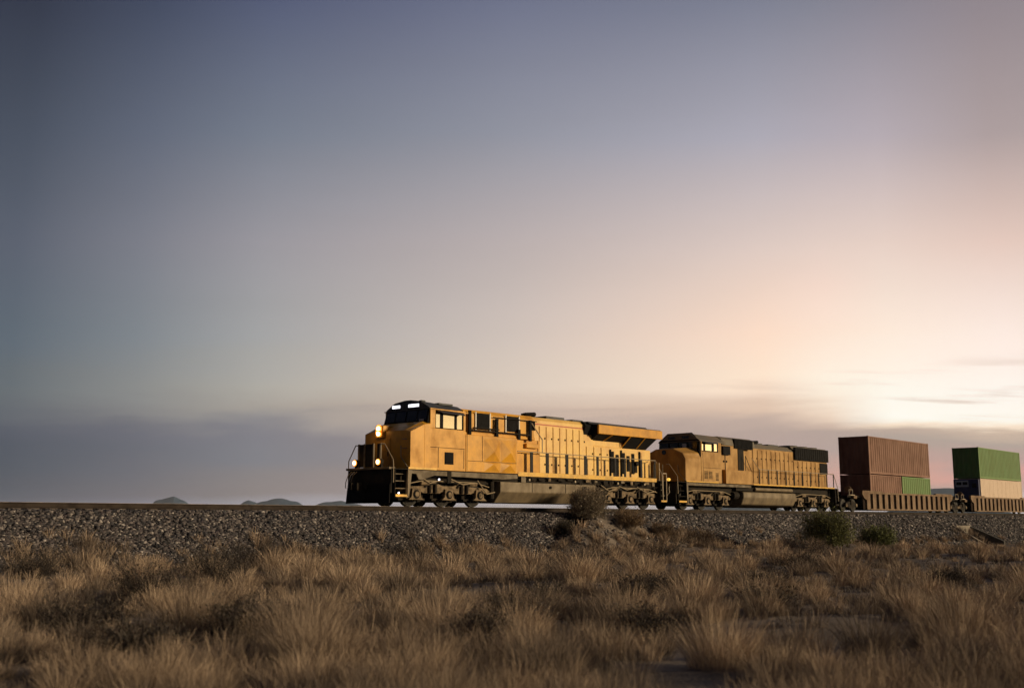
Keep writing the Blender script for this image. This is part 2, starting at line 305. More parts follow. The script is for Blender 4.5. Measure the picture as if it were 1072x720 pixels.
# ------------------------------------------------------------------ ground
def gz(x, y):
    x = np.asarray(x, float); y = np.asarray(y, float)
    near = 1-sst(60, 400, np.hypot(x, y))
    z = (fbm(x*.25, y*.25)-.5)*.36*near + (fbm(x*1.1+50, y*1.1)-.5)*.10*near
    z = z - .62*sst(58, 84, x)*sst(8, 20, y)*(1-sst(150, 300, x))*(1-sst(33, 36, y))
    far = sst(38, 41, y); z = z*(1-far) - .2*far
    c = D-y
    # mound of spilled dirt against the bank
    m = 1.72*np.exp(-((x-44.0)/2.9)**2)*np.exp(-(np.abs(c-3.2)/1.55)**2.2) + .55*np.exp(-((x-46.8)/2.6)**2)*np.exp(-((c-4.6)/1.5)**2) + .7*np.exp(-((x-40.5)/2.0)**2)*np.exp(-((c-4.4)/1.3)**2)
    m = m*(1+.30*(fbm(x*1.6+9, y*1.6)-.5)) * sst(2.2, 2.9, c)
    return z+m
def axis(a, b, step, far, n=34):
    core = np.arange(a, b+step/2, step); g = np.geomspace(step*2, far, n)
    return np.r_[a-g[::-1], core, b+g]
xs = axis(-6, 130, .4, 22000); ys = axis(2, 40, .3, 22000)
Xg, Yg = np.meshgrid(xs, ys, indexing='ij'); Zg = gz(Xg, Yg)
nx, ny = Xg.shape; idx = np.arange(nx*ny).reshape(nx, ny)
q = np.stack([idx[:-1,:-1], idx[1:,:-1], idx[1:,1:], idx[:-1,1:]], -1).reshape(-1)
g_ = npmesh('ground', np.stack([Xg, Yg, Zg], -1).reshape(-1, 3), q, np.arange(0, len(q), 4), 'ground', smooth=True)
tag(g_, kind='structure')

# embankment of ballast under the track
def bank_h(c):          # height above rail top of the bank surface
    c = np.abs(c); return np.where(c < 2.1, -.285, -.285-(c-2.1)/1.55)
bx = np.r_[np.arange(-60, 160, .5), np.geomspace(160, 3000, 40)]; bx = np.r_[-np.geomspace(3000, 62, 25), bx, 91.3, 91.4, 94.4, 94.55]; bx.sort()
bc = np.r_[np.linspace(-6.6, -2.1, 14), np.linspace(-1.9, 1.9, 7), np.linspace(2.1, 6.8, 20)]
Xb, Cb = np.meshgrid(bx, bc, indexing='ij')
Zb = RZ+bank_h(Cb) + (fbm(Xb*.9, Cb*.9)-.5)*.22*sst(2.0, 3.4, np.abs(Cb))
Zb = np.where((Xb > 91.35) & (Xb < 94.45) & (Cb > 3.55), RZ-3.0, Zb)
nx, ny = Xb.shape; idx = np.arange(nx*ny).reshape(nx, ny)
q = np.stack([idx[:-1,:-1], idx[:-1,1:], idx[1:,1:], idx[1:,:-1]], -1).reshape(-1)
eb = npmesh('embankment', np.stack([Xb, D-Cb, Zb], -1).reshape(-1, 3), q, np.arange(0, len(q), 4), 'bank', smooth=True)
tag(eb, kind='structure')

# ballast stones
def stones(n):
    u = rng.random(n); x = 12*(118/12)**u
    x = np.where(rng.random(n) < .35, 12+rng.random(n)*60, x)
    c = 1.45+rng.random(n)*4.1
    # keep off the mound
    dens = np.exp(-((x-44.0)/2.6)**2)*sst(2.4, 3.0, c)
    k = rng.random(n) > dens*.55; x, c = x[k], c[k]; n = len(x)
    zc = RZ+bank_h(c)+(fbm(x*.9, c*.9)-.5)*.22*sst(2.0, 3.4, c)
    g0 = gz(x, D-c); on = zc > g0-.03; zc = np.maximum(zc, g0); k = (on | (rng.random(n) < .16)) & ~((x > 91.1) & (x < 94.8) & (c > 3.35)); x, c, zc = x[k], c[k], zc[k]; n = len(x)
    s = (.022+.027*rng.random(n)**1.8)*(1+x/150)
    cube = np.array([(-1,-1,-1),(1,-1,-1),(1,1,-1),(-1,1,-1),(-1,-1,1),(1,-1,1),(1,1,1),(-1,1,1)], float)*.9
    V = cube[None]*np.ones((n,1,1)) + (rng.random((n, 8, 3))-.5)*1.0
    V *= (s[:,None,None]*np.stack([1.25+.5*rng.random(n), .9+.4*rng.random(n), .6+.35*rng.random(n)], -1)[:,None,:])
    a = rng.random(n)*math.tau; ca, sa = np.cos(a), np.sin(a)
    b = (rng.random(n)-.5)*1.4; cb, sb = np.cos(b), np.sin(b)
    Y2 = V[...,1]*cb[:,None]-V[...,2]*sb[:,None]; Z2 = V[...,1]*sb[:,None]+V[...,2]*cb[:,None]
    X3 = V[...,0]*ca[:,None]-Y2*sa[:,None]; Y3 = V[...,0]*sa[:,None]+Y2*ca[:,None]
    P = np.stack([X3+x[:,None], Y3+D-c[:,None], Z2+(zc-.004)[:,None]], -1).reshape(-1, 3)
    F = np.array([(0,3,2,1),(4,5,6,7),(0,1,5,4),(1,2,6,5),(2,3,7,6),(3,0,4,7)])
    q = (F[None]+8*np.arange(n)[:,None,None]).reshape(-1)
    base = np.array([(.085,.074,.078),(.042,.039,.046),(.155,.133,.130),(.068,.054,.058),(.33,.295,.28),(.022,.021,.025)])
    cc = base[rng.choice(6, n, p=[.24,.22,.16,.14,.08,.16])]*(.75+.5*rng.random((n,1)))
    return P, q, np.repeat(cc, 8, 0)
P, q, cc = stones(80000)
st = npmesh('ballast_stones', P, q, np.arange(0, len(q), 4), 'stone', cols=cc)
tag(st, 'loose grey and brown ballast stones covering the side of the railway bank', 'gravel', kind='stuff')

# far hills
def hill(az_deg, width_deg, h, dist, seed, name='hills'):
    n = 60; a0 = R(az_deg-width_deg/2); co = []; r2 = np.random.default_rng(seed)
    prof = r2.random(12)
    us = np.linspace(0, 1, n); ps = (np.sin(us*math.pi)**.85)*(0.86+.14*np.interp(us, np.linspace(0,1,12), prof)); ps = ps/ps.max()
    rows = [(-.09, 0), (-.04, .55), (0, 1.0), (.05, .6), (.1, 0)]
    for dr, hh in rows:
        for k, u in enumerate(us):
            a = YAW-(a0+R(width_deg)*u); r_ = dist*(1+dr)
            z = -5+ (h+5)*ps[k]*hh*(1+.08*(r2.random()-.5)*(0 < hh < 1))
            co.append((r_*math.cos(a), r_*math.sin(a), z))
    co = np.array(co); idx = np.arange(len(rows)*n).reshape(len(rows), n)
    q = np.stack([idx[:-1,:-1], idx[:-1,1:], idx[1:,1:], idx[1:,:-1]], -1).reshape(-1)
    o = npmesh(name, co, q, np.arange(0, len(q), 4), 'hill', smooth=True); tag(o, kind='structure')
def px2az(x): return math.degrees(math.atan((x-536)/1149.0))
for x, w, y, s in [(178,56,520.6,1),(262,44,524,2),(291,76,522.0,3),(352,90,524.2,4),(992,110,513.2,6),(770,120,525,8)]:
    dist = 9500; hh = EYE+dist*(542.5-y)/1134.33
    hill(px2az(x), math.degrees(w/1134.33)*1.15, hh, dist, s)

# ------------------------------------------------------------------ track
tr = tag(empty('railway_track', (60, D, RZ)), 'single railway track with rust brown rails along the top of the ballast bank', 'railway track')
for s in (-1, 1):
    b = MB(); y = s*.755
    prof = [(-.075,-.19),(.075,-.19),(.075,-.172),(.012,-.15),(.012,-.045),(.037,-.035),(.037,-.008),(.028,0),(-.028,0),(-.037,-.008),(-.037,-.035),(-.012,-.045),(-.012,-.15),(-.075,-.172)]
    b.pyz([(y+a, z) for a, z in prof], -60, 1500); rl = b.build('rail', 'steel', tr)
    b = MB(); b.box(-60, 1500, y-.024, y+.024, .0005, .0025); b.build('running_surface', 'railtop', rl)
def tie_mb(x):
    b = MB(); b.box(x-.13, x+.13, -1.3, 1.3, -.36, -.20); b.box(x-.09, x+.09, -.90, -.61, -.20, -.192); b.box(x-.09, x+.09, .61, .90, -.20, -.192)
    return b
x0 = 13.2; tie0 = tie_mb(x0).build('sleeper', 'tie', tr)
for k in range(1, 100):
    c = tie0.copy(); C.objects.link(c); c.parent = tr; c.location.x = k*.6
b = MB()
for k in list(range(-20, 0))+list(range(100, 420)):
    x = x0+k*.6; b.box(x-.13, x+.13, -1.3, 1.3, -.36, -.20)
tag(b.build('sleepers', 'tie', tr), kind='stuff')

# ------------------------------------------------------------------ locomotive pieces
def truck(root, xs_, zc=.53):
    """three axle bogie; xs_ = axle positions"""
    x0, x1 = xs_[0], xs_[-1]; b = MB()
    for s in (-1, 1):
        y0, y1 = s*1.02, s*1.20
        pts = [(x0-.75,.74),(x0-.55,.86),(x0+.45,.90),((x0+xs_[1])/2-.25,1.06),((x0+xs_[1])/2+.25,1.06),(xs_[1]-.35,.92),(xs_[1]+.35,.92),((x1+xs_[1])/2-.25,1.06),((x1+xs_[1])/2+.25,1.06),(x1-.45,.90),(x1+.55,.86),(x1+.75,.74),
               (x1+.70,.60),(x1+.35,.64),(x1-.35,.64),(x1-.5,.58),(xs_[1]+.5,.58),(xs_[1]+.35,.66),(xs_[1]-.35,.66),(xs_[1]-.5,.58),(x0+.5,.58),(x0+.35,.64),(x0-.35,.64),(x0-.70,.60)]
        b.pxz(pts, min(y0,y1), max(y0,y1))
    b.box(x0-.6, x0-.45, -1.1, 1.1, .62, .8); b.box(x1+.45, x1+.6, -1.1, 1.1, .62, .8)
    for m_ in ((x0+xs_[1])/2, (x1+xs_[1])/2): b.box(m_-.2, m_+.2, -1.0, 1.0, .6, 1.2)
    t = b.build('bogie', 'truck', root, bevel=.02)
    for s in (-1, 1):
        for k, x in enumerate(xs_):
            a = MB(); a.pxz([(x-.46,.29),(x+.46,.29),(x+.28,.42),(x+.24,.78),(x-.24,.78),(x-.28,.42)], s*1.10, s*1.29)
            ab = a.build('axle_box', 'truck', t, bevel=.01); a = MB(); a.cyl((x, s*1.29, .53), (x, s*1.31, .53), .19, 16); a.build('bearing_ring', 'black', t); a = MB(); a.cyl((x, s*1.31, .53), (x, s*1.35, .53), .12, 14); a.build('bearing_cap', 'truck', t)
        for m_ in ((x0+xs_[1])/2, (xs_[1]+x1)/2):
            a = MB()
            for q in (-.17, .17): a.cyl((m_+q, s*1.24, .60), (m_+q, s*1.24, .98), .085, 10)
            a.cyl((m_-.45, s*1.24, .86), (m_+.0, s*1.24, 1.12), .045, 8)
            a.box(m_-.3, m_+.3, s*1.16, s*1.30, .98, 1.03); a.build('spring_set', 'under', t)
        a = MB(); a.cyl((x0+.25, s*1.26, 1.02), (x0+.75, s*1.26, 1.02), .10, 10); a.cyl((x1-.75, s*1.26, 1.02), (x1-.25, s*1.26, 1.02), .10, 10); a.build('brake_cylinder', 'truck', t)
        a = MB(); a.tube([(x0-.7, s*1.30, .95), (x0+.4, s*1.31, 1.13), (x1-.3, s*1.31, 1.10), (x1+.6, s*1.30, .92)], .022); a.build('air_pipe', 'rail_pipe', t)
    for k, x in enumerate(xs_):
        wheelset(t, x)
        a = MB(); q = .62 if k < 2 else -.62
        a.box(min(x, x+q*1.45), max(x, x+q*1.45), -.60, .60, .20, .84); a.build('traction_motor', 'under', t, bevel=.04)
        for s in (-1, 1):
            a = MB(); a.box(x-.78, x-.60, s*.70, s*.86, .26, .80); a.box(x+.60, x+.78, s*.70, s*.86, .26, .80); a.box(x-.80, x+.80, s*.90, s*.98, .26, .36); a.build('brake_gear', 'under', t)
    return t
def wheelset(t, x, r=.53):
    b = MB()
    for s in (-1, 1):
        b.cyl((x, s*.69, r), (x, s*.715, r), r+.025, 28); b.cyl((x, s*.715, r+.002), (x, s*.83, r+.002), r, 28)
        b.cyl((x, s*.831, r), (x, s*.845, r), r-.07, 28, r-.10); b.cyl((x, s*.83, r), (x, s*.92, r), .14, 14)
    b.cyl((x, -.7, r), (x, .7, r), .09, 10)
    b.build('wheelset', 'wheel', t, smooth=True)
def handrail(root, pts, r=.022, m='rail_pipe', name='handrail'):
    b = MB(); b.tube(pts, r, 8); return b.build(name, m, root)
def coupler(root, x, d):
    b = MB(); b.box(x, x+d*.55, -.10, .10, .72, .94); b.box(x+d*.5, x+d*.78, -.17, .17, .66, 1.0); b.box(x+d*.68, x+d*.95, .02, .19, .68, .98); b.box(x+d*.7, x+d*.8, -.19, -.1, .7, .96)
    b.build('coupler', 'under', root, bevel=.02)
def stairs(root, x0, x1, s, m='sill', lowm='stripe'):
    b = MB()
    for k, z in enumerate((.42, .74, 1.06, 1.36)):
        b.box(x0+.03, x1-.03, s*(1.50-.06*k), s*(1.18-.06*k), z, z+.035)
    b.build('steps', m, root)
    b = MB(); b.box(x0+.02, x1-.02, s*1.505, s*1.52, .40, .50); b.build('step_edge', lowm, root)
    for x in (x0, x1): b = MB(); b.pxz([(x-.012,.34),(x+.012,.34),(x+.012,1.58),(x-.012,1.58)], s*1.12, s*1.50); b.build('step_panel', 'under', root)
def panel_row(root, name, x0, x1, n, y, z0, z1, m, th=.02, gap=.02, latch=True):
    for s in (-1, 1):
        w = (x1-x0)/n
        for k in range(n):
            a, c = x0+k*w+gap, x0+(k+1)*w-gap
            b = MB(); b.box(a, c, s*y, s*(y+th), z0, z1)
            b.box(a+.02, a+.05, s*(y+th), s*(y+th+.018), z0+.02, z1-.02)
            d = b.build(name, m, root, bevel=.006)
            if latch:
                h = MB()
                for z in (z0+(z1-z0)*.16, z0+(z1-z0)*.72): h.box(c-.10, c-.05, s*(y+th), s*(y+th+.03), z, z+.09)
                h.build('door_latch', 'black', d)

# ------------------------------------------------------------------ lead locomotive
L1 = tag(empty('diesel_locomotive', (41.9, D, RZ)), 'lead yellow locomotive with lit headlamps and a black snow plough leading the train', 'locomotive', 'yellow locomotives pulling the train')
Y = 'yellow'
# underframe
b = MB(); b.box(31.55, 52.25, -1.05, 1.05, 1.05, 1.52); b.box(31.5, 31.62, -1.40, 1.40, .95, 1.6); b.box(52.15, 52.27, -1.4, 1.4, .7, 1.6)
for s in (-1, 1):
    b.box(37.9, 46.9, s*1.05, s*1.3, 1.22, 1.38)
b.build('underframe', 'under', L1)
b = MB()
for s in (-1, 1):
    b.pxz([(32.35,1.565),(39.5,1.565),(39.5,1.365),(38.4,1.30),(33.9,1.36),(33.2,1.16),(32.95,1.16),(32.8,1.4),(32.35,1.42)], s*1.40, s*1.475)
b.build('side_sill', 'sill', L1, bevel=.01)
b = MB(); b.box(31.5, 52.3, -1.5, 1.5, 1.567, 1.602); b.build('walkway', 'under', L1)
b = MB()
for s in (-1, 1):
    b.box(39.5, 51.3, s*1.48, s*1.515, 1.60, 1.70); b.box(32.3, 34.0, s*1.485, s*1.515, 1.595, 1.69); b.box(39.5, 51.3, s*1.50, s*1.506, 1.50, 1.60)
b.build('sill_stripe', 'stripe', L1)
b = MB()
for s in (-1, 1):
    b.tube([(39.2, s*1.40, 1.45), (51.2, s*1.40, 1.45)], .03); b.tube([(39.2, s*1.33, 1.36), (46.2, s*1.33, 1.36), (46.6, s*1.33, 1.2), (51.6, s*1.33, 1.2)], .025)
    for x in (39.9, 41.3, 42.9, 44.2, 45.6, 47.0, 49.3): b.box(x, x+.28, s*1.2, s*1.42, 1.30, 1.50)
b.build('piping', 'under', L1)
for s in (-1, 1):
    rr = random.Random(5)
    for k in range(16):
        x = 39.6+k*.75+rr.random()*.3; w = .12+.3*rr.random(); h_ = .1+.2*rr.random()
        b = MB(); b.box(x, x+w, s*1.36, s*(1.42+.04*rr.random()), 1.46-h_, 1.48); b.build('equipment_box', rr.choice(['sill', 'under', 'under', 'truck']), L1, bevel=.01)
    b = MB()
    for x0, x1, z0, z1 in ((46.3,47.6,1.22,1.02),(47.9,49.3,1.2,1.12),(49.6,51.4,1.18,.98),(33.2,34.2,1.28,1.12),(35.0,36.6,1.25,1.1),(36.8,38.0,1.22,.7)): b.tube([(x0,s*1.36,z0),((x0+x1)/2,s*1.40,min(z0,z1)-.1),(x1,s*1.36,z1)], .025)
    b.build('air_pipe', 'rail_pipe', L1)
b = MB()
for s in (-1, 1):
    for x in (40.4, 44.0, 47.7, 50.2): b.cyl((x, s*1.43, 1.34), (x, s*1.47, 1.34), .06, 10)
b.build('valve', 'rail_pipe', L1)
# pilot, plough, coupler
b = MB(); b.box(31.38, 31.50, -1.38, 1.38, .55, 1.55); b.build('pilot_plate', 'under', L1, bevel=.02)
b = MB()
for s in (-1, 1):
    b.loft([(31.37,0,.14),(31.37,s*1.38,.14),(31.37,s*1.38,.95),(31.37,0,.95)], [(31.02,0,.12),(31.28,s*1.42,.12),(31.34,s*1.38,.95),(31.25,0,.95)])
b.build('snow_plough', 'black', L1, bevel=.01)
coupler(L1, 31.35, -1)
b = MB(); b.box(31.25, 31.62, -1.42, 1.42, 1.56, 1.66); b.build('anticlimber', 'sill', L1, bevel=.02)
# front end fittings
b = MB()
for y in (.67, .28, -.28, -.74): b.box(31.32, 31.38, y-.045, y+.045, 1.66, 2.70)
b.build('end_post', 'sill', L1)
b = MB(); b.box(31.36, 31.39, -.26, .24, 1.68, 2.68); b.box(31.36, 31.39, -.72, -.52, 1.68, 2.68); b.box(31.34, 31.37, .32, .64, 1.68, 2.68); b.build('end_gate', 'under', L1)
handrail(L1, [(31.36,-.78,2.64),(31.4,-.95,2.66),(31.44,-1.46,1.98),(31.46,-1.48,1.55),(31.46,-1.48,1.0)])
handrail(L1, [(31.36,.78,2.64),(31.4,.95,2.66),(31.44,1.46,1.98),(31.46,1.48,1.55),(31.46,1.48,1.0)])
for s in (-1, 1):
    handrail(L1, [(32.30,s*1.0,2.62),(32.30,s*1.02,2.14),(32.30,s*1.50,1.62),(32.28,s*1.53,.9),(32.26,s*1.53,.45)])
    stairs(L1, 31.55, 32.28, s)
b = MB()
for s in (-1, 1): b.pxz([(32.27,1.56),(32.52,1.56),(32.36,.38),(32.20,.34)], s*1.42, s*1.51)
b.build('step_side_plate', 'sill', L1)
for s, y in ((1, .78), (-1, -.76)):
    b = MB(); b.cyl((31.22, y, 1.88), (31.40, y, 1.88), .15, 18); b.box(31.30, 31.40, y-.10, y+.10, 1.66, 1.80); h = b.build('ditch_light', 'under', L1)
    b = MB(); b.cyl((31.19, y, 1.88), (31.225, y, 1.88), .135, 18); b.build('halo_reflector', 'lampring', h)
    b = MB(); b.cyl((31.17, y, 1.88), (31.195, y, 1.88), .09, 16); b.build('lens', 'lamp', h)
for s in (1,):
    for k, o_ in enumerate((0, .16, .34)):
        b = MB(); b.tube([(31.3, s*(.72+o_), 1.5), (31.12, s*(.76+o_), 1.34), (31.05, s*(.82+o_), 1.05), (31.1, s*(.9+o_), .84), (31.2, s*(.98+o_), .80)], .02, 6); b.build('air_hose', 'white' if k == 1 else 'rail_pipe', L1)
b = MB(); b.cyl((31.72, -1.53, .56), (31.72, -1.56, .56), .035, 12); b.build('step_light', 'marker', L1)
b = MB(); b.cyl((34.35, -1.30, 1.20), (34.35, -1.34, 1.20), .035, 12); b.build('step_light', 'marker', L1)
# nose
A = [(-1.5,1.60),(1.5,1.60),(1.5,3.23),(1.1,3.30),(-1.1,3.30),(-1.5,3.23)]
Bp = [(-1.5,1.60),(1.5,1.60),(1.5,3.60),(1.25,3.72),(-1.25,3.72),(-1.5,3.60)]
Cp = [(-1.5,1.60),(1.5,1.60),(1.5,3.64),(1.3,3.76),(-1.3,3.76),(-1.5,3.64)]
b = MB(); b.loft([(32.40, y, z) for y, z in A], [(33.25, y, z) for y, z in Bp]); b.loft([(33.25, y, z) for y, z in Bp], [(33.62, y, z) for y, z in Cp]); nose = b.build('nose', Y, L1, bevel=.012)
b = MB(); b.box(32.375, 32.41, -.20, .42, 1.66, 3.0); nd = b.build('nose_door', Y, nose, bevel=.01)
b = MB(); b.box(32.36, 32.375, -.12, -.06, 2.2, 2.4); b.build('door_handle', 'black', nose)
b = MB(); b.box(32.26, 32.95, .16, .66, 3.02, 3.58); hl = b.build('headlight_housing', Y, nose, bevel=.04)
b = MB(); b.cyl((32.235,.41,3.20),(32.259,.41,3.21),.19,18); b.cyl((32.235,.41,3.43),(32.259,.41,3.43),.19,18); b.build('headlight_halo_reflector', 'lampring', L1)
for z in (3.21, 3.43):
    b = MB(); b.cyl((32.19, .41, z), (32.233, .41, z), .10, 18); b.build('headlight', 'lamp', L1)
def lampglow(name, loc, e, root):
    l = bpy.data.lights.new(name, 'POINT'); l.energy = e; l.color = (1, .55, .15); l.shadow_soft_size = .05
    o = bpy.data.objects.new(name, l); C.objects.link(o); o.parent = root; o.location = Vector((loc[0], loc[1]+D, loc[2]+RZ))-WL[root.name]
lampglow('headlight_beam', (31.98, .41, 3.32), 2.2, L1)
lampglow('ditch_beam', (30.98, .78, 1.95), 1.3, L1); lampglow('ditch_beam', (30.98, -.76, 1.95), 1.3, L1)
lampglow('step_beam', (31.75, -1.66, .60), 1.2, L1)
b = MB(); b.box(32.345, 32.39, -1.3, -1.0, 2.9, 2.93); b.box(32.345, 32.39, -1.3, -1.0, 2.5, 2.53); b.build('grab_iron', 'rail_pipe', nose)
# cab
prof = [(-1.5,1.6),(1.5,1.6),(1.5,4.28),(1.40,4.40),(.86,4.69),(.2,4.78),(-.2,4.78),(-.86,4.69),(-1.40,4.40),(-1.5,4.28)]
b = MB(); lo = [(-1.5,1.6),(1.5,1.6),(1.5,3.70),(-1.5,3.70)]
b.pyz([(-1.49,1.603),(1.49,1.603),(1.49,3.46),(-1.49,3.46)], 33.6, 35.86)
for s in (-1, 1):                       # side walls round the window opening
    b.box(33.60, 33.92, s*1.42, s*1.49, 3.46, 4.30); b.box(35.72, 35.86, s*1.42, s*1.49, 3.46, 4.30); b.box(33.60, 35.86, s*1.425, s*1.485, 4.27, 4.34)
b.box(35.78, 35.86, -1.4, 1.4, 3.46, 4.42)
cab = b.build('cab', Y, L1, bevel=.012)
b = MB(); b.loft([(33.58,y,z) for y,z in [(-1.47,4.31),(-1.40,4.40),(-.86,4.69),(-.2,4.78),(.2,4.78),(.86,4.69),(1.40,4.40),(1.47,4.31)]], [(35.95,y,z) for y,z in [(-1.47,4.25),(-1.40,4.34),(-.86,4.60),(-.2,4.68),(.2,4.68),(.86,4.60),(1.40,4.34),(1.47,4.25)]]); b.build('cab_roof', 'roof', cab, bevel=.01)
b = MB()
for s in (-1, 1): b.loft([(33.56,s*1.475,4.305),(33.56,s*1.53,4.305),(33.56,s*1.53,4.345),(33.56,s*1.475,4.345)], [(35.98,s*1.475,4.245),(35.98,s*1.53,4.245),(35.98,s*1.53,4.285),(35.98,s*1.475,4.285)])
b.build('drip_rail', Y, cab)
# cab front: dark mask, windscreens, number boards
b = MB(); b.loft([(33.44,-1.46,3.66),(33.44,1.46,3.66),(33.60,1.44,3.66),(33.60,-1.44,3.66)], [(33.62,-1.40,4.36),(33.62,1.40,4.36),(33.66,1.40,4.36),(33.66,-1.40,4.36)])
b.loft([(33.60,-1.42,4.345),(33.60,1.42,4.345),(33.72,1.4,4.345),(33.72,-1.4,4.345)], [(33.74,-.86,4.705),(33.74,.86,4.705),(33.78,.84,4.70),(33.78,-.84,4.70)])
mask = b.build('windscreen_surround', 'black', cab, bevel=.01)
for y0, y1 in ((-1.34, -.76), (-.68, -.04), (.04, .68), (.76, 1.34)):
    b = MB(); f_ = lambda z: 33.44+(z-3.66)*.257-.012
    b.loft([(f_(3.82),y0,3.82),(f_(3.82),y1,3.82),(f_(3.82)+.02,y1,3.82),(f_(3.82)+.02,y0,3.82)], [(f_(4.28),y0,4.28),(f_(4.28),y1,4.28),(f_(4.28)+.02,y1,4.28),(f_(4.28)+.02,y0,4.28)])
    b.build('windscreen', 'dglass', mask)
for y0, y1 in ((-.78,-.10), (.46,.98)):
    b = MB(); b.box(33.56, 33.66, y0-.04, y1+.04, 4.40, 4.62); nb = b.build('number_board_case', 'black', L1, bevel=.01)
    b = MB(); b.box(33.545, 33.56, y0, y1, 4.45, 4.58); b.build('number_board', 'board', nb)
b = MB(); b.box(33.43, 33.445, -1.22, -1.14, 3.77, 3.86); b.box(33.43, 33.445, -1.12, -1.04, 3.77, 3.86); b.box(33.43, 33.445, -1.01, -.93, 3.77, 3.86); b.build('unit_number', 'grey', mask)
for s in (-1, 1):      # cab side windows
    for k, (x0, x1) in enumerate(((33.96, 34.24), (34.42, 35.16), (35.30, 35.66))):
        b = MB(); b.box(x0, x1, s*1.44, s*1.455, 3.50, 4.25); b.build('side_window', 'glass', cab)
    b = MB(); b.box(34.24, 34.42, s*1.43, s*1.475, 3.48, 4.28); b.box(35.16, 35.30, s*1.43, s*1.475, 3.48, 4.28); b.box(33.92, 33.96, s*1.43, s*1.475, 3.48, 4.28); b.box(35.66, 35.72, s*1.43, s*1.475, 3.48, 4.28); b.box(33.93, 35.71, s*1.43, s*1.475, 3.46, 3.50)
    b.build('window_frame', 'black', cab)
    b = MB(); b.loft([(33.95,s*1.48,4.26),(35.70,s*1.48,4.24),(35.70,s*1.50,4.24),(33.95,s*1.50,4.26)], [(34.1,s*1.74,4.14),(35.6,s*1.74,4.10),(35.6,s*1.75,4.12),(34.1,s*1.75,4.16)]); b.build('sun_awning', 'roof', cab)
    b = MB(); b.box(34.52, 35.06, s*1.49, s*1.515, 1.88, 2.42)
    for z in np.arange(1.92, 2.40, .09): b.box(34.55, 35.03, s*1.515, s*1.53, z, z+.04)
    b.build('cab_vent', 'black', cab)
    b = MB(); b.box(33.62, 35.80, s*1.492, s*1.50, 2.60, 2.62); b.box(34.10, 34.12, s*1.492, s*1.50, 1.72, 2.60); b.box(35.74, 35.76, s*1.492, s*1.50, 1.72, 2.60); b.build('panel_seam', 'under', cab)
    b = MB(); b.box(34.72, 34.95, s*1.43, s*1.50, 1.08, 1.56); b.build('hanger_bracket', 'under', L1)
b = MB(); b.cyl((34.5, 0, 4.73), (34.5, 0, 4.84), .16, 14); b.box(34.9, 35.3, .25, .6, 4.66, 4.80); b.box(34.0, 34.22, -.5, -.35, 4.7, 4.80); b.box(34.6, 35.5, -1.0, -.62, 4.60, 4.68); b.build('roof_antenna', 'roof', cab)
# full width electrical cabinet behind the cab
b = MB(); b.box(35.88, 39.45, -1.49, 1.49, 1.603, 3.30); b.box(35.88, 40.95, -1.36, 1.36, 3.30, 3.42)
b.pyz([(-1.30,3.41),(1.30,3.41),(1.30,4.30),(1.12,4.50),(-1.12,4.50),(-1.30,4.30)], 35.90, 40.95); cbn = b.build('equipment_cabinet', Y, L1, bevel=.02)
for s in (-1, 1):
    for x0 in (37.12, 38.28):
        b = MB()
        x1 = x0+1.08; xm = (x0+x1)/2
        b.loft([(x0,s*1.492,2.12),(x1,s*1.492,2.12),(x1,s*1.492,3.16),(x0,s*1.492,3.16)], [(xm-.02,s*1.64,2.56),(xm+.02,s*1.64,2.56),(xm+.02,s*1.64,2.60),(xm-.02,s*1.64,2.60)])
        b.loft([(x0,s*1.492,1.64),(x1,s*1.492,1.64),(x1,s*1.492,2.07),(x0,s*1.492,2.07)], [(xm-.02,s*1.60,1.98),(xm+.02,s*1.60,1.98),(xm+.02,s*1.60,2.0),(xm-.02,s*1.60,2.0)])
        b.build('embossed_panel', Y, cbn)
for s in (-1, 1):
    b = MB(); b.box(36.0, 39.4, s*1.492, s*1.498, 2.085, 2.105); b.box(36.98, 37.0, s*1.492, s*1.498, 2.10, 3.28); b.box(35.95, 35.97, s*1.492, s*1.498, 1.65, 3.28); b.build('panel_seam', 'under', cbn)
    for x0 in (36.75, 38.85):
        b = MB(); b.box(x0, x0+.85, s*1.30, s*1.33, 3.62, 4.36)
        for z in np.arange(3.68, 4.34, .11): b.box(x0+.03, x0+.82, s*1.33, s*1.35, z, z+.05)
        v = b.build('vent_grille', 'black', cbn)
        b = MB(); b.box(x0-.10, x0-.03, s*1.31, s*1.36, 3.56, 4.40); b.box(x0+.88, x0+.95, s*1.31, s*1.36, 3.56, 4.40); b.build('vent_frame', 'white', v)
    for x0, z0, z1 in ((36.12, 3.25, 4.42), (37.98, 3.25, 4.15), (39.58, 3.25, 3.75), (40.42, 3.22, 4.25)):
        b = MB(); b.box(x0, x0+.16, s*1.38, s*1.46, z0, z1); b.build('conduit', 'black', cbn)
    b = MB(); b.tube([(36.2,s*1.43,3.52),(40.5,s*1.43,3.52)], .035); b.tube([(37.8,s*1.41,4.22),(41.0,s*1.41,4.22)], .022); b.tube([(36.4,s*1.44,3.64),(38.2,s*1.44,3.64)], .03); b.build('cable_run', 'under', cbn)
    b = MB(); b.box(40.56, 41.0, s*1.301, s*1.32, 3.78, 4.22); b.build('access_opening', 'black', cbn)
    b = MB(); b.tube([(40.6,s*1.36,4.2),(41.45,s*1.40,3.35),(41.45,s*1.40,2.72)], .03); b.build('drain_pipe', 'rail_pipe', cbn)
b = MB(); b.box(39.50, 41.5, -1.2, 1.2, 1.603, 3.3)
for s in (-1, 1): b.box(40.3, 41.2, s*1.2, s*1.36, 2.9, 3.12)
b.build('blower_housing', Y, L1, bevel=.02)
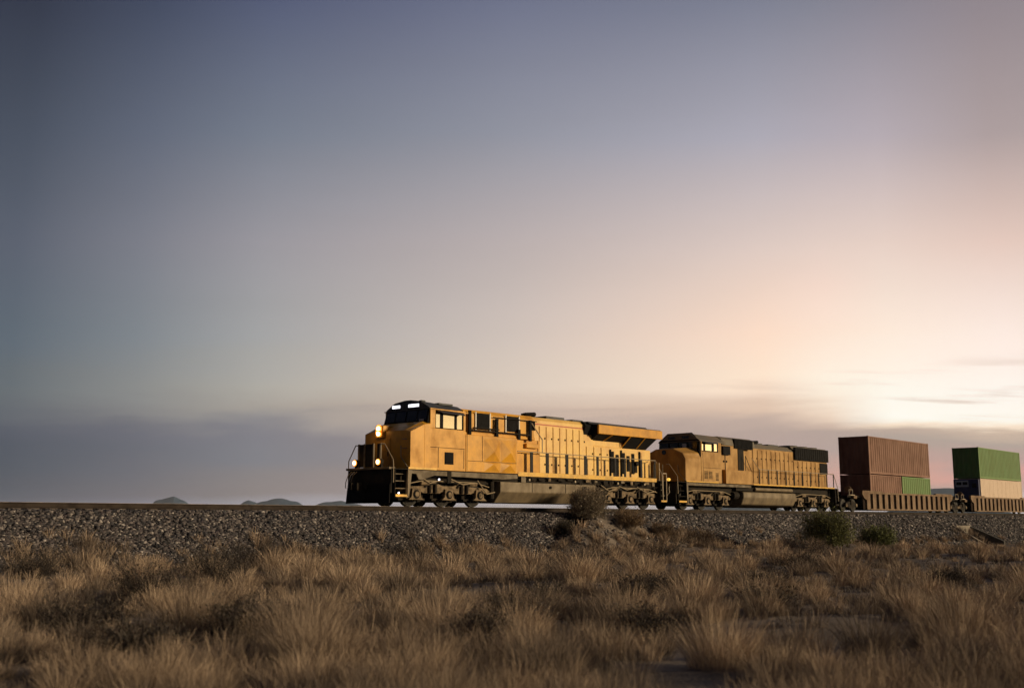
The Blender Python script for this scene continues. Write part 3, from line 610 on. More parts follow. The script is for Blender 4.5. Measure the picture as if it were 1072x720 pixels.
# engine hood
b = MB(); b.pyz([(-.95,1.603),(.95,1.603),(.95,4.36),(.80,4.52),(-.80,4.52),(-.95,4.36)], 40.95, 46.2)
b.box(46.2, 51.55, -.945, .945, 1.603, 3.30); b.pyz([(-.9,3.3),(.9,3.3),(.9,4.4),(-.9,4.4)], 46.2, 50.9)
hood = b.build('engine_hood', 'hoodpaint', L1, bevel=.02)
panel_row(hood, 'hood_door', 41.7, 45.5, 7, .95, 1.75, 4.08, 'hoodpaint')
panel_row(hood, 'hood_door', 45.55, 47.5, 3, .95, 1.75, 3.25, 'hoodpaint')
b = MB()
for s in (-1, 1): b.box(41.0, 45.5, s*.951, s*.958, 4.13, 4.19)
b.build('red_stripe', 'red', hood)
for s in (-1, 1):
    for x, z0, z1 in ((47.78,1.92,3.08),(48.22,1.75,2.92),(48.80,1.90,3.05),(49.24,2.05,2.90),(49.70,1.92,3.04)):
        b = MB(); b.box(x, x+.24, s*.955, s*.985, z0, z1)
        for z in np.arange(z0+.05, z1-.05, .12): b.box(x+.02, x+.22, s*.985, s*1.0, z, z+.05)
        b.build('louvre', 'black', hood)
    for x in (47.66, 48.66, 50.4): b = MB(); b.box(x, x+.07, s*.955, s*1.02, 1.75, 3.18); b.build('vertical_bar', 'black', hood)
    b = MB(); b.cyl((50.05, s*.95, 2.5), (50.05, s*1.12, 2.5), .13, 12); b.box(49.95, 50.15, s*.95, s*1.02, 2.0, 2.4); b.build('brake_wheel', 'under', hood)
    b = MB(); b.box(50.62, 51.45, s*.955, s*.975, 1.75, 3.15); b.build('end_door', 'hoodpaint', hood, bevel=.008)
b = MB(); b.box(42.9, 44.4, -.45, .45, 4.52, 4.70); b.box(44.7, 45.6, -.75, .75, 4.52, 4.62); b.build('roof_hatch', 'roof', hood, bevel=.02)
b = MB(); b.box(41.7, 41.9, -.2, .1, 4.52, 4.68)
for k, y in enumerate((-.25, -.05, .15)): b.cyl((41.45+.1*k, y, 4.73), (42.2+.15*k, y, 4.73), .05, 8, .12)
b.build('air_horn', 'black', hood)
# radiator section
b = MB()
for s in (-1, 1): b.pyz([(s*.80,3.86),(s*.97,3.86),(s*1.12,4.30),(s*.98,4.52),(s*.80,4.52)], 45.35, 46.10)
b.box(45.35, 46.1, -.85, .85, 4.50, 4.56); b.build('intake_screen', 'black', L1)
for s in (-1, 1):
    b = MB()
    b.loft([(46.05,s*.92,3.60),(46.05,s*1.40,3.93),(46.05,s*1.40,4.38),(46.05,s*.92,4.38)], [(48.9,s*.92,3.60),(48.9,s*1.40,3.93),(48.9,s*1.40,4.38),(48.9,s*.92,4.38)])
    b.loft([(48.9,s*.92,3.28),(48.9,s*1.38,3.92),(48.9,s*1.38,4.36),(48.9,s*.92,4.36)], [(51.1,s*.92,3.30),(51.6,s*1.38,3.92),(51.6,s*1.38,4.36),(51.1,s*.92,4.36)])
    rad = b.build('radiator_screen', 'black', L1)
b = MB()
for s in (-1, 1):
    for x in (47.1, 48.75, 50.15): b.tube([(x,s*.96,3.34 if x > 48.5 else 3.62),(x+.22,s*1.44,3.93)], .035)
b.build('radiator_strut', Y, rad)
b = MB()
for s in (-1, 1): b.box(46.0, 52.0, s*1.40, s*1.50, 3.92, 4.40)
b.box(51.9, 51.98, -1.40, 1.40, 3.95, 4.38); b.build('radiator_cowl', Y, L1, bevel=.02)
b = MB(); b.box(46.02, 51.9, -1.46, 1.46, 4.402, 4.44); b.pyz([(-1.2,4.44),(1.2,4.44),(1.05,4.56),(-1.05,4.56)], 45.6, 51.0); b.build('radiator_roof', 'roof', L1, bevel=.01)
for x in (47.4, 49.5):
    b = MB(); b.cyl((x, 0, 4.56), (x, 0, 4.60), .75, 24); b.build('cooling_fan', 'black', L1)
# walkway railings
for s in (-1, 1):
    for x, w in ((40.55,.20),(41.76,.22),(43.32,.22),(44.86,.21),(45.9,.18),(47.47,.16),(48.36,.16),(49.9,.17),(51.23,.12)):
        b = MB(); b.box(x-w/2, x+w/2, s*1.44, s*1.475, 1.45, 2.69); b.build('stanchion', 'post', L1)
    handrail(L1, [(39.48,s*1.46,2.70),(51.3,s*1.46,2.70),(51.35,s*1.1,2.70)])
    handrail(L1, [(51.45,s*1.0,2.66),(51.6,s*1.3,2.66),(51.85,s*1.50,1.95),(51.9,s*1.5,.8)])
    b = MB()
    for x in (51.92, 52.28): b.box(x-.02, x+.02, s*1.49, s*1.53, .42, 2.02)
    b.box(51.9, 52.3, s*1.49, s*1.53, 1.98, 2.03); b.build('step_frame', 'rail_pipe', L1)
    stairs(L1, 51.72, 52.28, s)
    b = MB(); b.box(51.6, 51.64, s*1.2, s*1.5, 1.6, 2.6); b.build('end_rail_post', 'rail_pipe', L1)
# fuel tank
b = MB(); b.pyz([(-1.44,1.20),(-1.44,.72),(-1.02,.22),(1.02,.22),(1.44,.72),(1.44,1.20)], 38.3, 45.75); tk = b.build('fuel_tank', 'tank', L1, bevel=.03)
b = MB()
for s in (-1, 1):
    for x in (40.6, 43.2): b.box(x, x+.025, s*1.44, s*1.455, .74, 1.19)
    b.cyl((42.0, s*1.44, 1.0), (42.0, s*1.50, 1.0), .07, 12); b.box(44.6, 44.9, s*1.44, s*1.48, .8, 1.1)
b.build('tank_fitting', 'under', tk)
b = MB()
for s in (-1, 1):
    b = MB(); b.cyl((38.05, s*1.05, .4), (38.05, s*1.05, 1.2), .16, 12); b.build('air_reservoir', 'under', L1)
    b = MB(); b.cyl((46.0, s*1.2, .85), (46.9, s*1.2, .85), .16, 12); b.build('air_reservoir', 'under', L1)
truck(L1, [33.0, 35.03, 37.05]); truck(L1, [47.05, 49.05, 51.03])
coupler(L1, 52.3, .75)

# ------------------------------------------------------------------ second locomotive
L2 = tag(empty('diesel_locomotive', (63.9, D, RZ)), 'second, unlit yellow locomotive with black radiator grilles, coupled behind the lead one', 'locomotive', 'yellow locomotives pulling the train')
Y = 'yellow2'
b = MB(); b.box(53.5, 74.3, -1.05, 1.05, 1.02, 1.5); b.box(53.4, 53.52, -1.4, 1.4, .35, 1.6); b.box(74.2, 74.32, -1.4, 1.4, .6, 1.6)
for s in (-1, 1): b.box(60.4, 69.5, s*1.05, s*1.3, 1.2, 1.4)
b.build('underframe', 'under', L2)
b = MB()
for s in (-1, 1): b.box(54.5, 62.0, s*1.38, s*1.47, 1.40, 1.565); b.box(54.5, 54.62, s*1.3, s*1.48, .35, 1.5)
b.build('side_sill', 'sill', L2, bevel=.01)
b = MB(); b.box(53.4, 74.35, -1.5, 1.5, 1.567, 1.602); b.build('walkway', 'under', L2)
b = MB()
for s in (-1, 1): b.box(54.4, 58.0, s*1.49, s*1.51, 1.60, 1.66); b.box(62.3, 73.9, s*1.48, s*1.51, 1.585, 1.66)
b.build('sill_stripe', 'stripe', L2)
A = [(-1.46,1.60),(1.46,1.60),(1.46,2.95),(1.28,3.28),(.62,3.56),(-.62,3.56),(-1.28,3.28),(-1.46,2.95)]
Bp = [(-1.49,1.60),(1.49,1.60),(1.49,3.05),(1.40,3.36),(.80,3.72),(-.80,3.72),(-1.40,3.36),(-1.49,3.05)]
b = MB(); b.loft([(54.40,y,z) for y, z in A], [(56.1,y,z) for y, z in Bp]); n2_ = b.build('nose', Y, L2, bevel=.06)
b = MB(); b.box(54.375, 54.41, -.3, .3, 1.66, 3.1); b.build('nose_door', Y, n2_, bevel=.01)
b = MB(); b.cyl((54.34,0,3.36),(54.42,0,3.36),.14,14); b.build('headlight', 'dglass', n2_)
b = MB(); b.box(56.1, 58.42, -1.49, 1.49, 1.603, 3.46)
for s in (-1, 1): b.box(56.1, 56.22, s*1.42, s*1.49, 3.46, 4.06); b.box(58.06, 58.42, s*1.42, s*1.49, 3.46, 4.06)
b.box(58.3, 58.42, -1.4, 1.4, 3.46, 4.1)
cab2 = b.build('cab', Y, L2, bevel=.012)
b = MB(); P8 = [(-1.50,4.04),(-1.44,4.14),(-.85,4.52),(-.3,4.58),(.3,4.58),(.85,4.52),(1.44,4.14),(1.50,4.04)]
b.loft([(56.0,y,z) for y, z in P8], [(59.0,y,z-.02) for y, z in P8]); b.build('cab_roof', 'roof2', cab2, bevel=.015)
b = MB(); b.loft([(55.98,-1.46,3.02),(55.98,1.46,3.02),(56.12,1.46,3.02),(56.12,-1.46,3.02)], [(56.02,-1.42,4.10),(56.02,1.42,4.10),(56.12,1.42,4.10),(56.12,-1.42,4.10)])
b.loft([(55.98,-1.44,4.10),(55.98,1.44,4.10),(56.1,1.4,4.10),(56.1,-1.4,4.10)], [(56.1,-.86,4.60),(56.1,.86,4.60),(56.2,.84,4.60),(56.2,-.84,4.60)]); m2 = b.build('windscreen_surround', 'black', cab2)
for y0, y1 in ((-1.30,-.72), (-.62,-.04), (.04,.62), (.72,1.30)):
    b = MB(); b.box(55.965, 55.985, y0, y1, 3.50, 4.02); b.build('windscreen', 'dglass', m2)
b = MB(); b.box(55.95, 55.964, -.55, -.28, 3.72, 3.94); b.build('window_sticker', 'grey', m2)
for y0 in (-.75, .25): b = MB(); b.box(55.97, 56.04, y0, y0+.5, 4.24, 4.40); b.build('number_board', 'dglass', cab2)
for s in (-1, 1):
    for x0, x1 in ((56.24,56.42),(56.62,57.36),(57.62,57.98)): b = MB(); b.box(x0, x1, s*1.445, s*1.46, 3.52, 4.02); b.build('side_window', 'glass', cab2)
    b = MB(); b.box(56.42,56.62,s*1.43,s*1.475,3.5,4.03); b.box(57.36,57.62,s*1.43,s*1.475,3.5,4.03); b.box(57.98,58.06,s*1.43,s*1.475,3.5,4.03); b.box(56.22,58.06,s*1.43,s*1.48,3.46,3.50); b.build('window_frame', 'black', cab2)
    b = MB(); b.loft([(56.3,s*1.48,4.05),(58.0,s*1.48,4.05),(58.0,s*1.5,4.05),(56.3,s*1.5,4.05)], [(56.6,s*1.72,3.93),(57.7,s*1.72,3.93),(57.7,s*1.73,3.95),(56.6,s*1.73,3.95)]); b.build('sun_awning', 'roof', cab2)
    for x0, x1, z0, z1 in ((56.42,56.80,1.84,2.32),(56.92,57.30,1.84,2.32),(57.70,58.02,1.76,2.22)):
        b = MB()
        for z in np.arange(z0, z1, .08): b.box(x0, x1, s*1.492, s*1.51, z, z+.04)
        b.build('louvre', 'under', cab2)
    b = MB(); b.box(56.3, 58.35, s*1.492, s*1.498, 2.48, 2.50); b.box(56.28, 56.30, s*1.492, s*1.498, 1.68, 3.4); b.build('panel_seam', 'under', cab2)
# cabinet behind the cab, intakes
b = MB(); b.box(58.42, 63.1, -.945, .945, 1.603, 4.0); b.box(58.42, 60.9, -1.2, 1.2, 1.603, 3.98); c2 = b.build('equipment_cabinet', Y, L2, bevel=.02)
b = MB(); b.pyz([(-1.22,3.99),(1.22,3.99),(1.15,4.36),(.85,4.54),(-.85,4.54),(-1.15,4.36)], 59.0, 63.1); b.build('cabinet_roof', 'roof2', c2, bevel=.01)
for s in (-1, 1):
    b = MB(); b.box(58.9, 59.75, s*1.2, s*1.36, 3.38, 3.92); b.build('intake_box', 'black', c2)
    b = MB(); b.box(60.45, 62.75, s*1.10, s*1.26, 3.84, 4.44)
    for x in np.arange(60.5, 62.7, .16): b.box(x, x+.06, s*1.26, s*1.28, 3.88, 4.40)
    b.build('air_filter_grille', 'black', c2)
    b = MB(); b.box(60.92, 61.6, s*.95, s*1.23, 2.40, 3.82); b.build('recess_shade', 'under', c2)  # dark block standing in for the shade inside a recess
    b = MB(); b.box(58.95, 62.1, s*1.1, s*1.47, 1.603, 2.46)
    b.build('battery_box', Y, L2, bevel=.02)
    b = MB(); b.tube([(58.9,s*1.46,2.46),(58.9,s*1.46,3.45)], .03); b.tube([(62.1,s*1.46,2.46),(61.4,s*1.46,3.4),(61.4,s*1.46,2.46)], .022); b.build('grab_rail', 'post', L2)
    b = MB(); b.cyl((59.15,s*1.2,2.98),(59.15,s*1.23,2.98),.07,10); b.cyl((59.5,s*1.2,2.98),(59.5,s*1.23,2.98),.07,10); b.build('gauge', 'black', c2)
# long hood
b = MB(); b.box(63.1, 74.0, -.945, .945, 1.603, 4.0); h2 = b.build('engine_hood', Y, L2, bevel=.02)
b = MB(); b.pyz([(-.95,4.0),(.95,4.0),(.90,4.08),(.72,4.30),(-.72,4.30),(-.90,4.08)], 63.1, 74.0); b.pyz([(-1.0,4.2),(1.0,4.2),(.85,4.40),(-.85,4.40)], 68.6, 74.0); b.build('hood_roof', 'roof2', h2, bevel=.01)
panel_row(h2, 'hood_door', 63.2, 68.7, 9, .95, 1.75, 3.9, Y)
panel_row(h2, 'hood_door', 68.8, 72.7, 6, .95, 1.75, 3.40, Y)
for s in (-1, 1):
    b = MB(); b.box(68.9, 74.0, s*.96, s*1.08, 3.47, 4.33)
    for x in np.arange(69.0, 73.9, .33): b.box(x, x+.05, s*1.08, s*1.10, 3.5, 4.30)
    b.build('radiator_grille', 'black', h2)
    b = MB(); b.box(72.8, 73.96, s*.96, s*1.0, 2.60, 3.38); b.build('square_grille', 'black', h2)
for x in (64.9, 69.9, 71.4, 72.9):
    b = MB(); z0 = 4.40 if x > 68 else 4.30; b.cyl((x,0,z0),(x,0,z0+.10), .68, 24); b.cyl((x,0,z0+.10),(x,0,z0+.13), .60, 24, .3); b.build('roof_fan', 'roof', h2)
b = MB()
for k, y in enumerate((-.3, -.1, .1)): b.cyl((64.0+.1*k, y-.2, 4.48), (64.7, y-.2, 4.48), .05, 8, .11)
b.box(64.2, 64.35, -.5, -.1, 4.3, 4.48); b.build('air_horn', 'black', h2)
b = MB(); b.box(66.2, 67.6, -.5, .5, 4.30, 4.42); b.build('exhaust_hatch', 'roof', h2, bevel=.02)
for s in (-1, 1):
    for x in (63.12, 64.34, 65.52, 66.74, 67.91, 69.10, 70.26, 71.55, 72.79, 73.85):
        b = MB(); b.box(x-.045, x+.045, s*1.44, s*1.475, 1.5, 2.61); b.build('stanchion', 'post', L2)
    handrail(L2, [(62.2,s*1.46,3.3),(63.1,s*1.46,2.61),(73.9,s*1.46,2.61),(73.95,s*1.2,2.61)])
    handrail(L2, [(54.35,s*.95,2.6),(54.35,s*1.0,2.15),(54.42,s*1.5,1.62),(54.42,s*1.52,.6)]); handrail(L2, [(53.45,s*.75,2.6),(53.45,s*.95,2.6),(53.48,s*1.48,1.9),(53.48,s*1.5,.9)])
    stairs(L2, 53.55, 54.4, s, 'under'); stairs(L2, 73.95, 74.5, s, 'under', 'under')
    handrail(L2, [(73.9,s*1.46,2.61),(74.35,s*1.5,1.7),(74.4,s*1.52,.7)])
b = MB(); b.cyl((53.38,-.9,1.72),(53.5,-.9,1.72),.09,12); b.cyl((53.38,.9,1.72),(53.5,.9,1.72),.09,12); b.build('ditch_light', 'ylamp', L2)
b = MB()
for y in (.5, .12, -.12, -.5): b.box(53.40, 53.44, y-.03, y+.03, 1.6, 2.6)
b.build('end_post', 'sill', L2)
for o_ in (0, .18, .36): b = MB(); b.tube([(53.3, -.7-o_, 1.45), (53.15, -.74-o_, 1.2), (53.1, -.8-o_, .95), (53.0, -.7-o_, .8)], .025); b.build('air_hose', 'rail_pipe', L2)
b = MB(); b.cyl((60.95,0,.86),(68.0,0,.86),.70,28); b.pyz([(-1.42,1.15),(-1.46,.80),(-1.25,.34),(-.8,.22),(.8,.22),(1.25,.34),(1.46,.80),(1.42,1.15)], 61.05, 68.1); b.build('fuel_tank', 'tank', L2, bevel=.08, smooth=True)
for s in (-1, 1):
    b = MB(); b.cyl((62.6,s*1.36,1.33),(67.6,s*1.36,1.33),.11,12); b.build('air_reservoir', 'tank', L2)
    b = MB(); b.cyl((60.2,s*1.1,.9),(60.8,s*1.1,.9),.22,12); b.build('air_reservoir', 'under', L2)
truck(L2, [55.05, 57.05, 59.1]); truck(L2, [68.95, 70.95, 72.95])
coupler(L2, 53.4, -.6); coupler(L2, 74.3, .75)

# ------------------------------------------------------------------ well cars
def well_car(x0, x1, label):
    """x0..x1 = ends of the ribbed well side"""
    T = tag(empty('well_car', ((x0+x1)/2, D, RZ)), label, 'railway wagon', 'container well cars')
    for s in (-1, 1):
        b = MB(); b.box(x0+.1, x1-.1, s*1.24, s*1.27, .20, 1.34); b.build('side_sheet', 'wellside', T)
        b = MB(); b.box(x0-.25, x1+.25, s*1.22, s*1.42, 1.34, 1.47); b.box(x0+1.2, x1-1.2, s*1.24, s*1.41, .12, .22); b.pxz([(x0-.25,1.34),(x0+.55,1.34),(x0+.55,.85),(x0+.1,1.0)], s*1.22, s*1.40); b.pxz([(x1+.25,1.34),(x1-.55,1.34),(x1-.55,.85),(x1-.1,1.0)], s*1.22, s*1.40); b.build('side_sill', 'well', T, bevel=.01)
        n = int((x1-x0-1.2)/1.1)
        for k in range(n+1):
            x = x0+.55+k*(x1-x0-1.7)/n
            b = MB(); b.pxz([(x,.16),(x+.6,.16),(x+.6,1.345),(x,1.345)], s*1.27, s*1.395); b.build('side_rib', 'well', T, bevel=.015)
        for xa, xb in ((x0-.1, x0+3.6), (x1-3.6, x1+.1)): b = MB(); b.box(xa, xb, s*1.18, s*1.36, 1.475, 1.57); b.build('guide_rail', 'well', T)
    b = MB(); b.box(x0+.2, x1-.2, -1.24, 1.24, .16, .22)
    for xe, d in ((x0, -1), (x1, 1)):
        b.box(xe+d*2.2, xe-d*.1, -1.1, 1.1, 1.05, 1.18); b.box(xe+d*2.9, xe-d*.1, -.28, .28, .85, 1.1); b.pxz([(xe-d*.1,1.1),(xe-d*.5,.2),(xe-d*.6,.2),(xe-d*.3,1.1)], -1.2, 1.2)
    b.build('underframe', 'under', T)
    for xe, d, cx in ((x0, -1, x0-1.55), (x1, 1, x1+1.35)):
        b = MB()
        for s in (-1, 1):
            b.pxz([(cx-1.05,.52),(cx-.75,.66),(cx-.3,.74),(cx+.3,.74),(cx+.75,.66),(cx+1.05,.52),(cx+1.0,.40),(cx+.6,.38),(cx+.35,.24),(cx-.35,.24),(cx-.6,.38),(cx-1.0,.40)], s*.95, s*1.08)
        b.box(cx-.15, cx+.15, -1.15, 1.15, .5, .82); t = b.build('bogie', 'under', T, bevel=.015)
        for q in (-.85, .85):
            wheelset(t, cx+q, .46)
            a = MB()
            for s in (-1, 1): a.cyl((cx+q, s*1.0, .46), (cx+q, s*1.12, .46), .13, 12)
            a.build('axle_box', 'truck', t)
        b = MB()
        for s in (-1, 1):
            b.tube([(xe+d*2.1, s*1.2, 1.15), (xe+d*2.1, s*1.2, 1.6), (xe+d*1.5, s*1.2, 1.6), (xe+d*1.5, s*1.2, 1.15)], .02)
            b.box(xe+d*1.2, xe+d*2.0, s*1.0, s*1.25, 1.18, 1.24)
        b.build('end_handrail', 'rail_pipe', T)
    b = MB(); b.cyl((x0-1.75,-.95,1.62),(x0-1.70,-.95,1.62),.26,16); b.box(x0-1.5,x0-1.0,-1.3,-1.05,.95,1.16); b.build('brake_gear', 'well', T)
    return T
well_car(79.0, 97.2, 'ribbed tan well car behind the locomotives, loaded with the brown containers')
well_car(102.2, 120.4, 'ribbed tan well car farthest right, loaded with the green container')

# ------------------------------------------------------------------ containers
def container(x0, L, z0, Hh, m, label, corr=True):
    T = tag(empty('shipping_container', (x0+L/2, D, RZ+z0)), label, 'shipping container')
    x1 = x0+L; z1 = z0+Hh; hw = 1.219
    b = MB()
    for x in (x0, x1-.16):
        for s in (-1, 1): b.box(x, x+.16, s*(hw-.14), s*hw, z0, z1)
        b.box(x+.02, x+.14, -hw+.14, hw-.14, z1-.14, z1-.01); b.box(x+.02, x+.14, -hw+.14, hw-.14, z0+.01, z0+.16)
    for s in (-1, 1): b.box(x0+.16, x1-.16, s*(hw-.10), s*(hw-.004), z1-.10, z1-.01); b.box(x0+.16, x1-.16, s*(hw-.10), s*(hw-.004), z0+.01, z0+.17)
    b.build('frame', m, T, bevel=.008)
    za, zb = z0+.168, z1-.098
    def wave(a0, a1, pitch=.40, d=.06):
        n = max(1, int(round((a1-a0)/pitch))); p = (a1-a0)/n; out = []
        for k in range(n):
            o_ = a0+k*p; out += [(o_, 0), (o_+p*.26, 0), (o_+p*.50, d), (o_+p*.76, d)]
        return out+[(a1, 0)]
    if corr:
        for s in (-1, 1):
            pr_ = wave(x0+.16, x1-.16); vs = []; fs = []
            for k, (x, d) in enumerate(pr_):
                y = s*(hw-.012-d); vs += [(x, y, za), (x, y, zb)]
                if k: fs.append((2*k-2, 2*k, 2*k+1, 2*k-1))
            b = MB(); b.add(vs, fs); sw = b.build('side_wall', m, T); md_ = sw.modifiers.new('s', 'SOLIDIFY'); md_.thickness = .004
    else:
        for s in (-1, 1):
            b = MB(); b.box(x0+.16, x1-.16, s*(hw-.05), s*(hw-.015), za, zb)
            for k in range(1, int((x1-x0)/1.2)): b.box(x0+k*1.2, x0+k*1.2+.03, s*(hw-.015), s*(hw-.010), za, zb)
            b.build('side_wall', m, T)
    pr_ = wave(-hw+.14, hw-.14); vs = []; fs = []
    for k, (y, d) in enumerate(pr_):
        vs += [(x0+.03+d, y, z0+.16), (x0+.03+d, y, z1-.14)]
        if k: fs.append((2*k-2, 2*k, 2*k+1, 2*k-1))
    b = MB(); b.add(vs, fs); b.build('end_wall', m, T)
    b = MB()
    for s in (-1, 1): b.box(x1-.05, x1-.02, s*.01, s*(hw-.14), z0+.16, z1-.14)
    dd = b.build('door', m, T)
    b = MB()
    for y in (-.9, -.35, .35, .9): b.cyl((x1+.0, y, z0+.1), (x1+.0, y, z1-.08), .017, 8)
    b.build('locking_bar', 'rail_pipe', dd)
    b = MB(); b.box(x0+.1, x1-.1, -hw+.1, hw-.1, z1-.04, z1-.02); b.build('roof', m, T)
    b = MB()
    for x in (x0-.003, x1-.175):
        for s in (-1, 1):
            for z in (z0-.003, z1-.115): b.box(x, x+.178, s*(hw-.15), s*(hw+.003), z, z+.118)
    b.build('corner_casting', m, T)
    return T
container(80.72, 12.19, 2.885, 2.896, 'brown', 'long brown corrugated container stacked on top of two short ones')
container(80.72, 5.98, .25, 2.59, 'brown', 'short brown container in the well under the front half of the long brown one')
container(80.72+6.2, 5.98, .25, 2.59, 'green', 'short green container in the well under the rear half of the long brown one')
container(105.33, 12.19, 3.22, 2.896, 'green', 'long green corrugated container stacked on top of the cream one')
rf = container(105.33, 12.19, .30, 2.896, 'cream', 'cream refrigerated container with a dark cooling unit, under the long green container', corr=False)
b = MB(); b.box(105.0, 105.34, -1.15, 1.15, .5, 3.12); ru = b.build('cooling_unit', 'navy', rf, bevel=.03)
b = MB(); b.box(104.94, 104.995, -.25, .95, 2.42, 3.02); gp = b.build('unit_panel', 'grey', rf, bevel=.02)
b = MB(); b.box(104.92, 104.938, .40, .86, 2.60, 2.88); b.box(104.92, 104.938, -.16, .28, 2.60, 2.88); b.build('fan_opening', 'black', rf)
b = MB(); b.box(104.97, 104.995, -.95, -.55, 2.35, 2.75); b.build('control_box', 'under', rf)
for px in ():
    pass

# ------------------------------------------------------------------ culvert
cv = tag(empty('culvert', (92.8, D-4.6, RZ-2.2)), 'pale concrete culvert mouth with two sloping wing walls in the railway bank at far right', 'culvert')
b = MB(); b.box(91.3, 94.7, -3.75, -3.45, -2.9, -1.08); b.build('headwall', 'concrete', cv, bevel=.02)
MT['concrete2'] = mat('shaded_concrete', (.085,.08,.072), .85, dirt=(.05,.047,.043), amt=.7, scale=1.5)  # far wing's unlit inner face: its shade put into a darker colour
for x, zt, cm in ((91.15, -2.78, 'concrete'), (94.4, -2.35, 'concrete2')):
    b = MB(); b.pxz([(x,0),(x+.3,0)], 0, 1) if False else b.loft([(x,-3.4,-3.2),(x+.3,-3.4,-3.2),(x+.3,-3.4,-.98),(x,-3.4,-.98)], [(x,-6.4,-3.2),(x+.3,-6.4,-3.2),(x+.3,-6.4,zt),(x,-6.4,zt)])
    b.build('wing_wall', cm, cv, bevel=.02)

# ------------------------------------------------------------------ vegetation
def ribbons(P, Wd, cols, side=None):
    """P (n,k,3) polylines, Wd (n,k) half widths, cols (n,3) or (n,k,3)"""
    n, k, _ = P.shape
    if side is None:
        a = rng.random(n)*math.tau; side = np.stack([np.cos(a), np.sin(a), (rng.random(n)-.5)*.5], -1)
    o_ = side[:,None,:]*Wd[...,None]
    V = np.stack([P-o_, P+o_], 2).reshape(n, 2*k, 3)
    F = np.array([(2*i, 2*i+1, 2*i+3, 2*i+2) for i in range(k-1)])
    q = (F[None]+2*k*np.arange(n)[:,None,None]).reshape(-1)
    if cols.ndim == 2: cc = np.repeat(cols, 2*k, 0)
    else: cc = np.repeat(cols.reshape(n*k, 3), 2, 0)
    return V.reshape(-1, 3), q, cc
def merge(parts):
    Vs, Qs, Cs, o_ = [], [], [], 0
    for v, q, c in parts: Vs.append(v); Qs.append(q+o_); Cs.append(c); o_ += len(v)
    return np.concatenate(Vs), np.concatenate(Qs), np.concatenate(Cs)
TAN = np.array([(.63,.475,.345),(.50,.375,.27),(.34,.26,.195),(.20,.157,.128),(.12,.096,.080),(.085,.071,.062)])
def tufts(cx, cy, rad, Hh, nb, hue, wscale):
    """bunch grass: arrays per tuft -> blades fanning out of the base"""
    k = np.repeat(np.arange(len(cx)), nb); n = len(k)
    a = rng.random(n)*math.tau; rr = np.sqrt(rng.random(n))*rad[k]*.55
    bx_ = cx[k]+np.cos(a)*rr; by_ = cy[k]+np.sin(a)*rr; bz_ = gz(bx_, by_)-.02
    c = D-by_; bank = RZ+bank_h(c); bz_ = np.where((c < 6.8) & (bank > bz_), bank-.02, bz_)
    h = Hh[k]*(.35+.75*rng.random(n))*(1-.28*(rr/(rad[k]*.55+1e-3))**2); a2 = a+rng.normal(0, .8, n)
    lean = ((rr/(rad[k]*.55+1e-3))**1.3*.46+rng.random(n)**1.5*.42)*h
    dx, dy = np.cos(a2), np.sin(a2)
    T = np.array([0, .35, .7, 1.0])
    P = np.zeros((n, 4, 3)); wv = (rng.random((n, 4, 2))-.5)*.10*h[:,None,None]
    for j, t_ in enumerate(T):
        P[:,j,0] = bx_+dx*lean*t_**1.6+wv[:,j,0]*t_; P[:,j,1] = by_+dy*lean*t_**1.6+wv[:,j,1]*t_; P[:,j,2] = bz_+h*(t_-.22*t_**2.5*np.minimum(1, lean/h*1.6))
    w0 = .00078*wscale[k]*(.7+.7*rng.random(n))
    Wd = w0[:,None]*np.array([1.0,.95,.75,.30])[None]
    # some stalks carry a feathery seed head
    sh = rng.random(n) < .30; Wd[sh,2] *= 1.9; Wd[sh,3] *= 2.6
    hu = hue[k]; cc = TAN[np.clip((hu*4.6+rng.random(n)*1.5).astype(int), 0, 5)]*(.72+.55*rng.random((n,1)))
    cols = np.repeat(cc[:,None,:], 4, 1)
    return ribbons(P, Wd, cols)
DIRT = [(14.6,24.4,4.4,3.2,1),(10.6,33.0,3.9,5.2,1),(24.5,42,2.2,3.4,.9),(19.5,34,2.0,2.2,.85),(16.5,56,1.6,2.4,.8),(19.5,25.5,1.6,3.2,.8),(9.0,62.5,1.4,3.0,.7),(30,27,3.0,2.5,.7),(8.6,29,1.3,3.5,.75)]   # distance, bearing, half sizes
def bare(x, y):
    d = np.hypot(x, y)+1.6*(vnoise(x*1.3, y*1.3)-.5); a = np.degrees(np.arctan2(y, x))+2.4*(vnoise(x*1.1+40, y*1.1)-.5); m = np.zeros_like(x)
    for d0, a0, r1, r2, k in DIRT: m = np.maximum(m, k*np.exp(-(((d-d0)/r1)**2+((a-a0)/r2)**2)**2))
    return m
def in_view(x, y, pad=2.0):
    a = np.degrees(np.arctan2(y, x)); return (a > 14.0) & (a < 70+pad) & (np.hypot(x, y) > 5.0)
def scatter(n, xmax, ymax, y0=2.2):
    """points spread about evenly over the picture: density falls with distance"""
    d = 5.5*(xmax/5.5)**rng.random(n); a = R(41.56)+(rng.random(n)-.5)*R(74)
    x, y = d*np.cos(a), d*np.sin(a); k = (y < ymax) & (y > y0-1.2); return x[k], y[k]
def clumpy(x, y): return fbm(x*.42+3, y*.55+8, 3)
parts = []
# big rounded mounds of bunch grass
x, y = scatter(4000, 120, 31.9)
f_ = clumpy(x, y); dist = np.hypot(x, y)
keep = (rng.random(len(x)) < sst(.36, .56, f_)*.85*(1-.99*bare(x, y))) & (np.exp(-((x-43)/3.6)**2-((y-32)/2.4)**2) < rng.random(len(x))*.8+.1)
x, y, f_, dist = x[keep], y[keep], f_[keep], dist[keep]
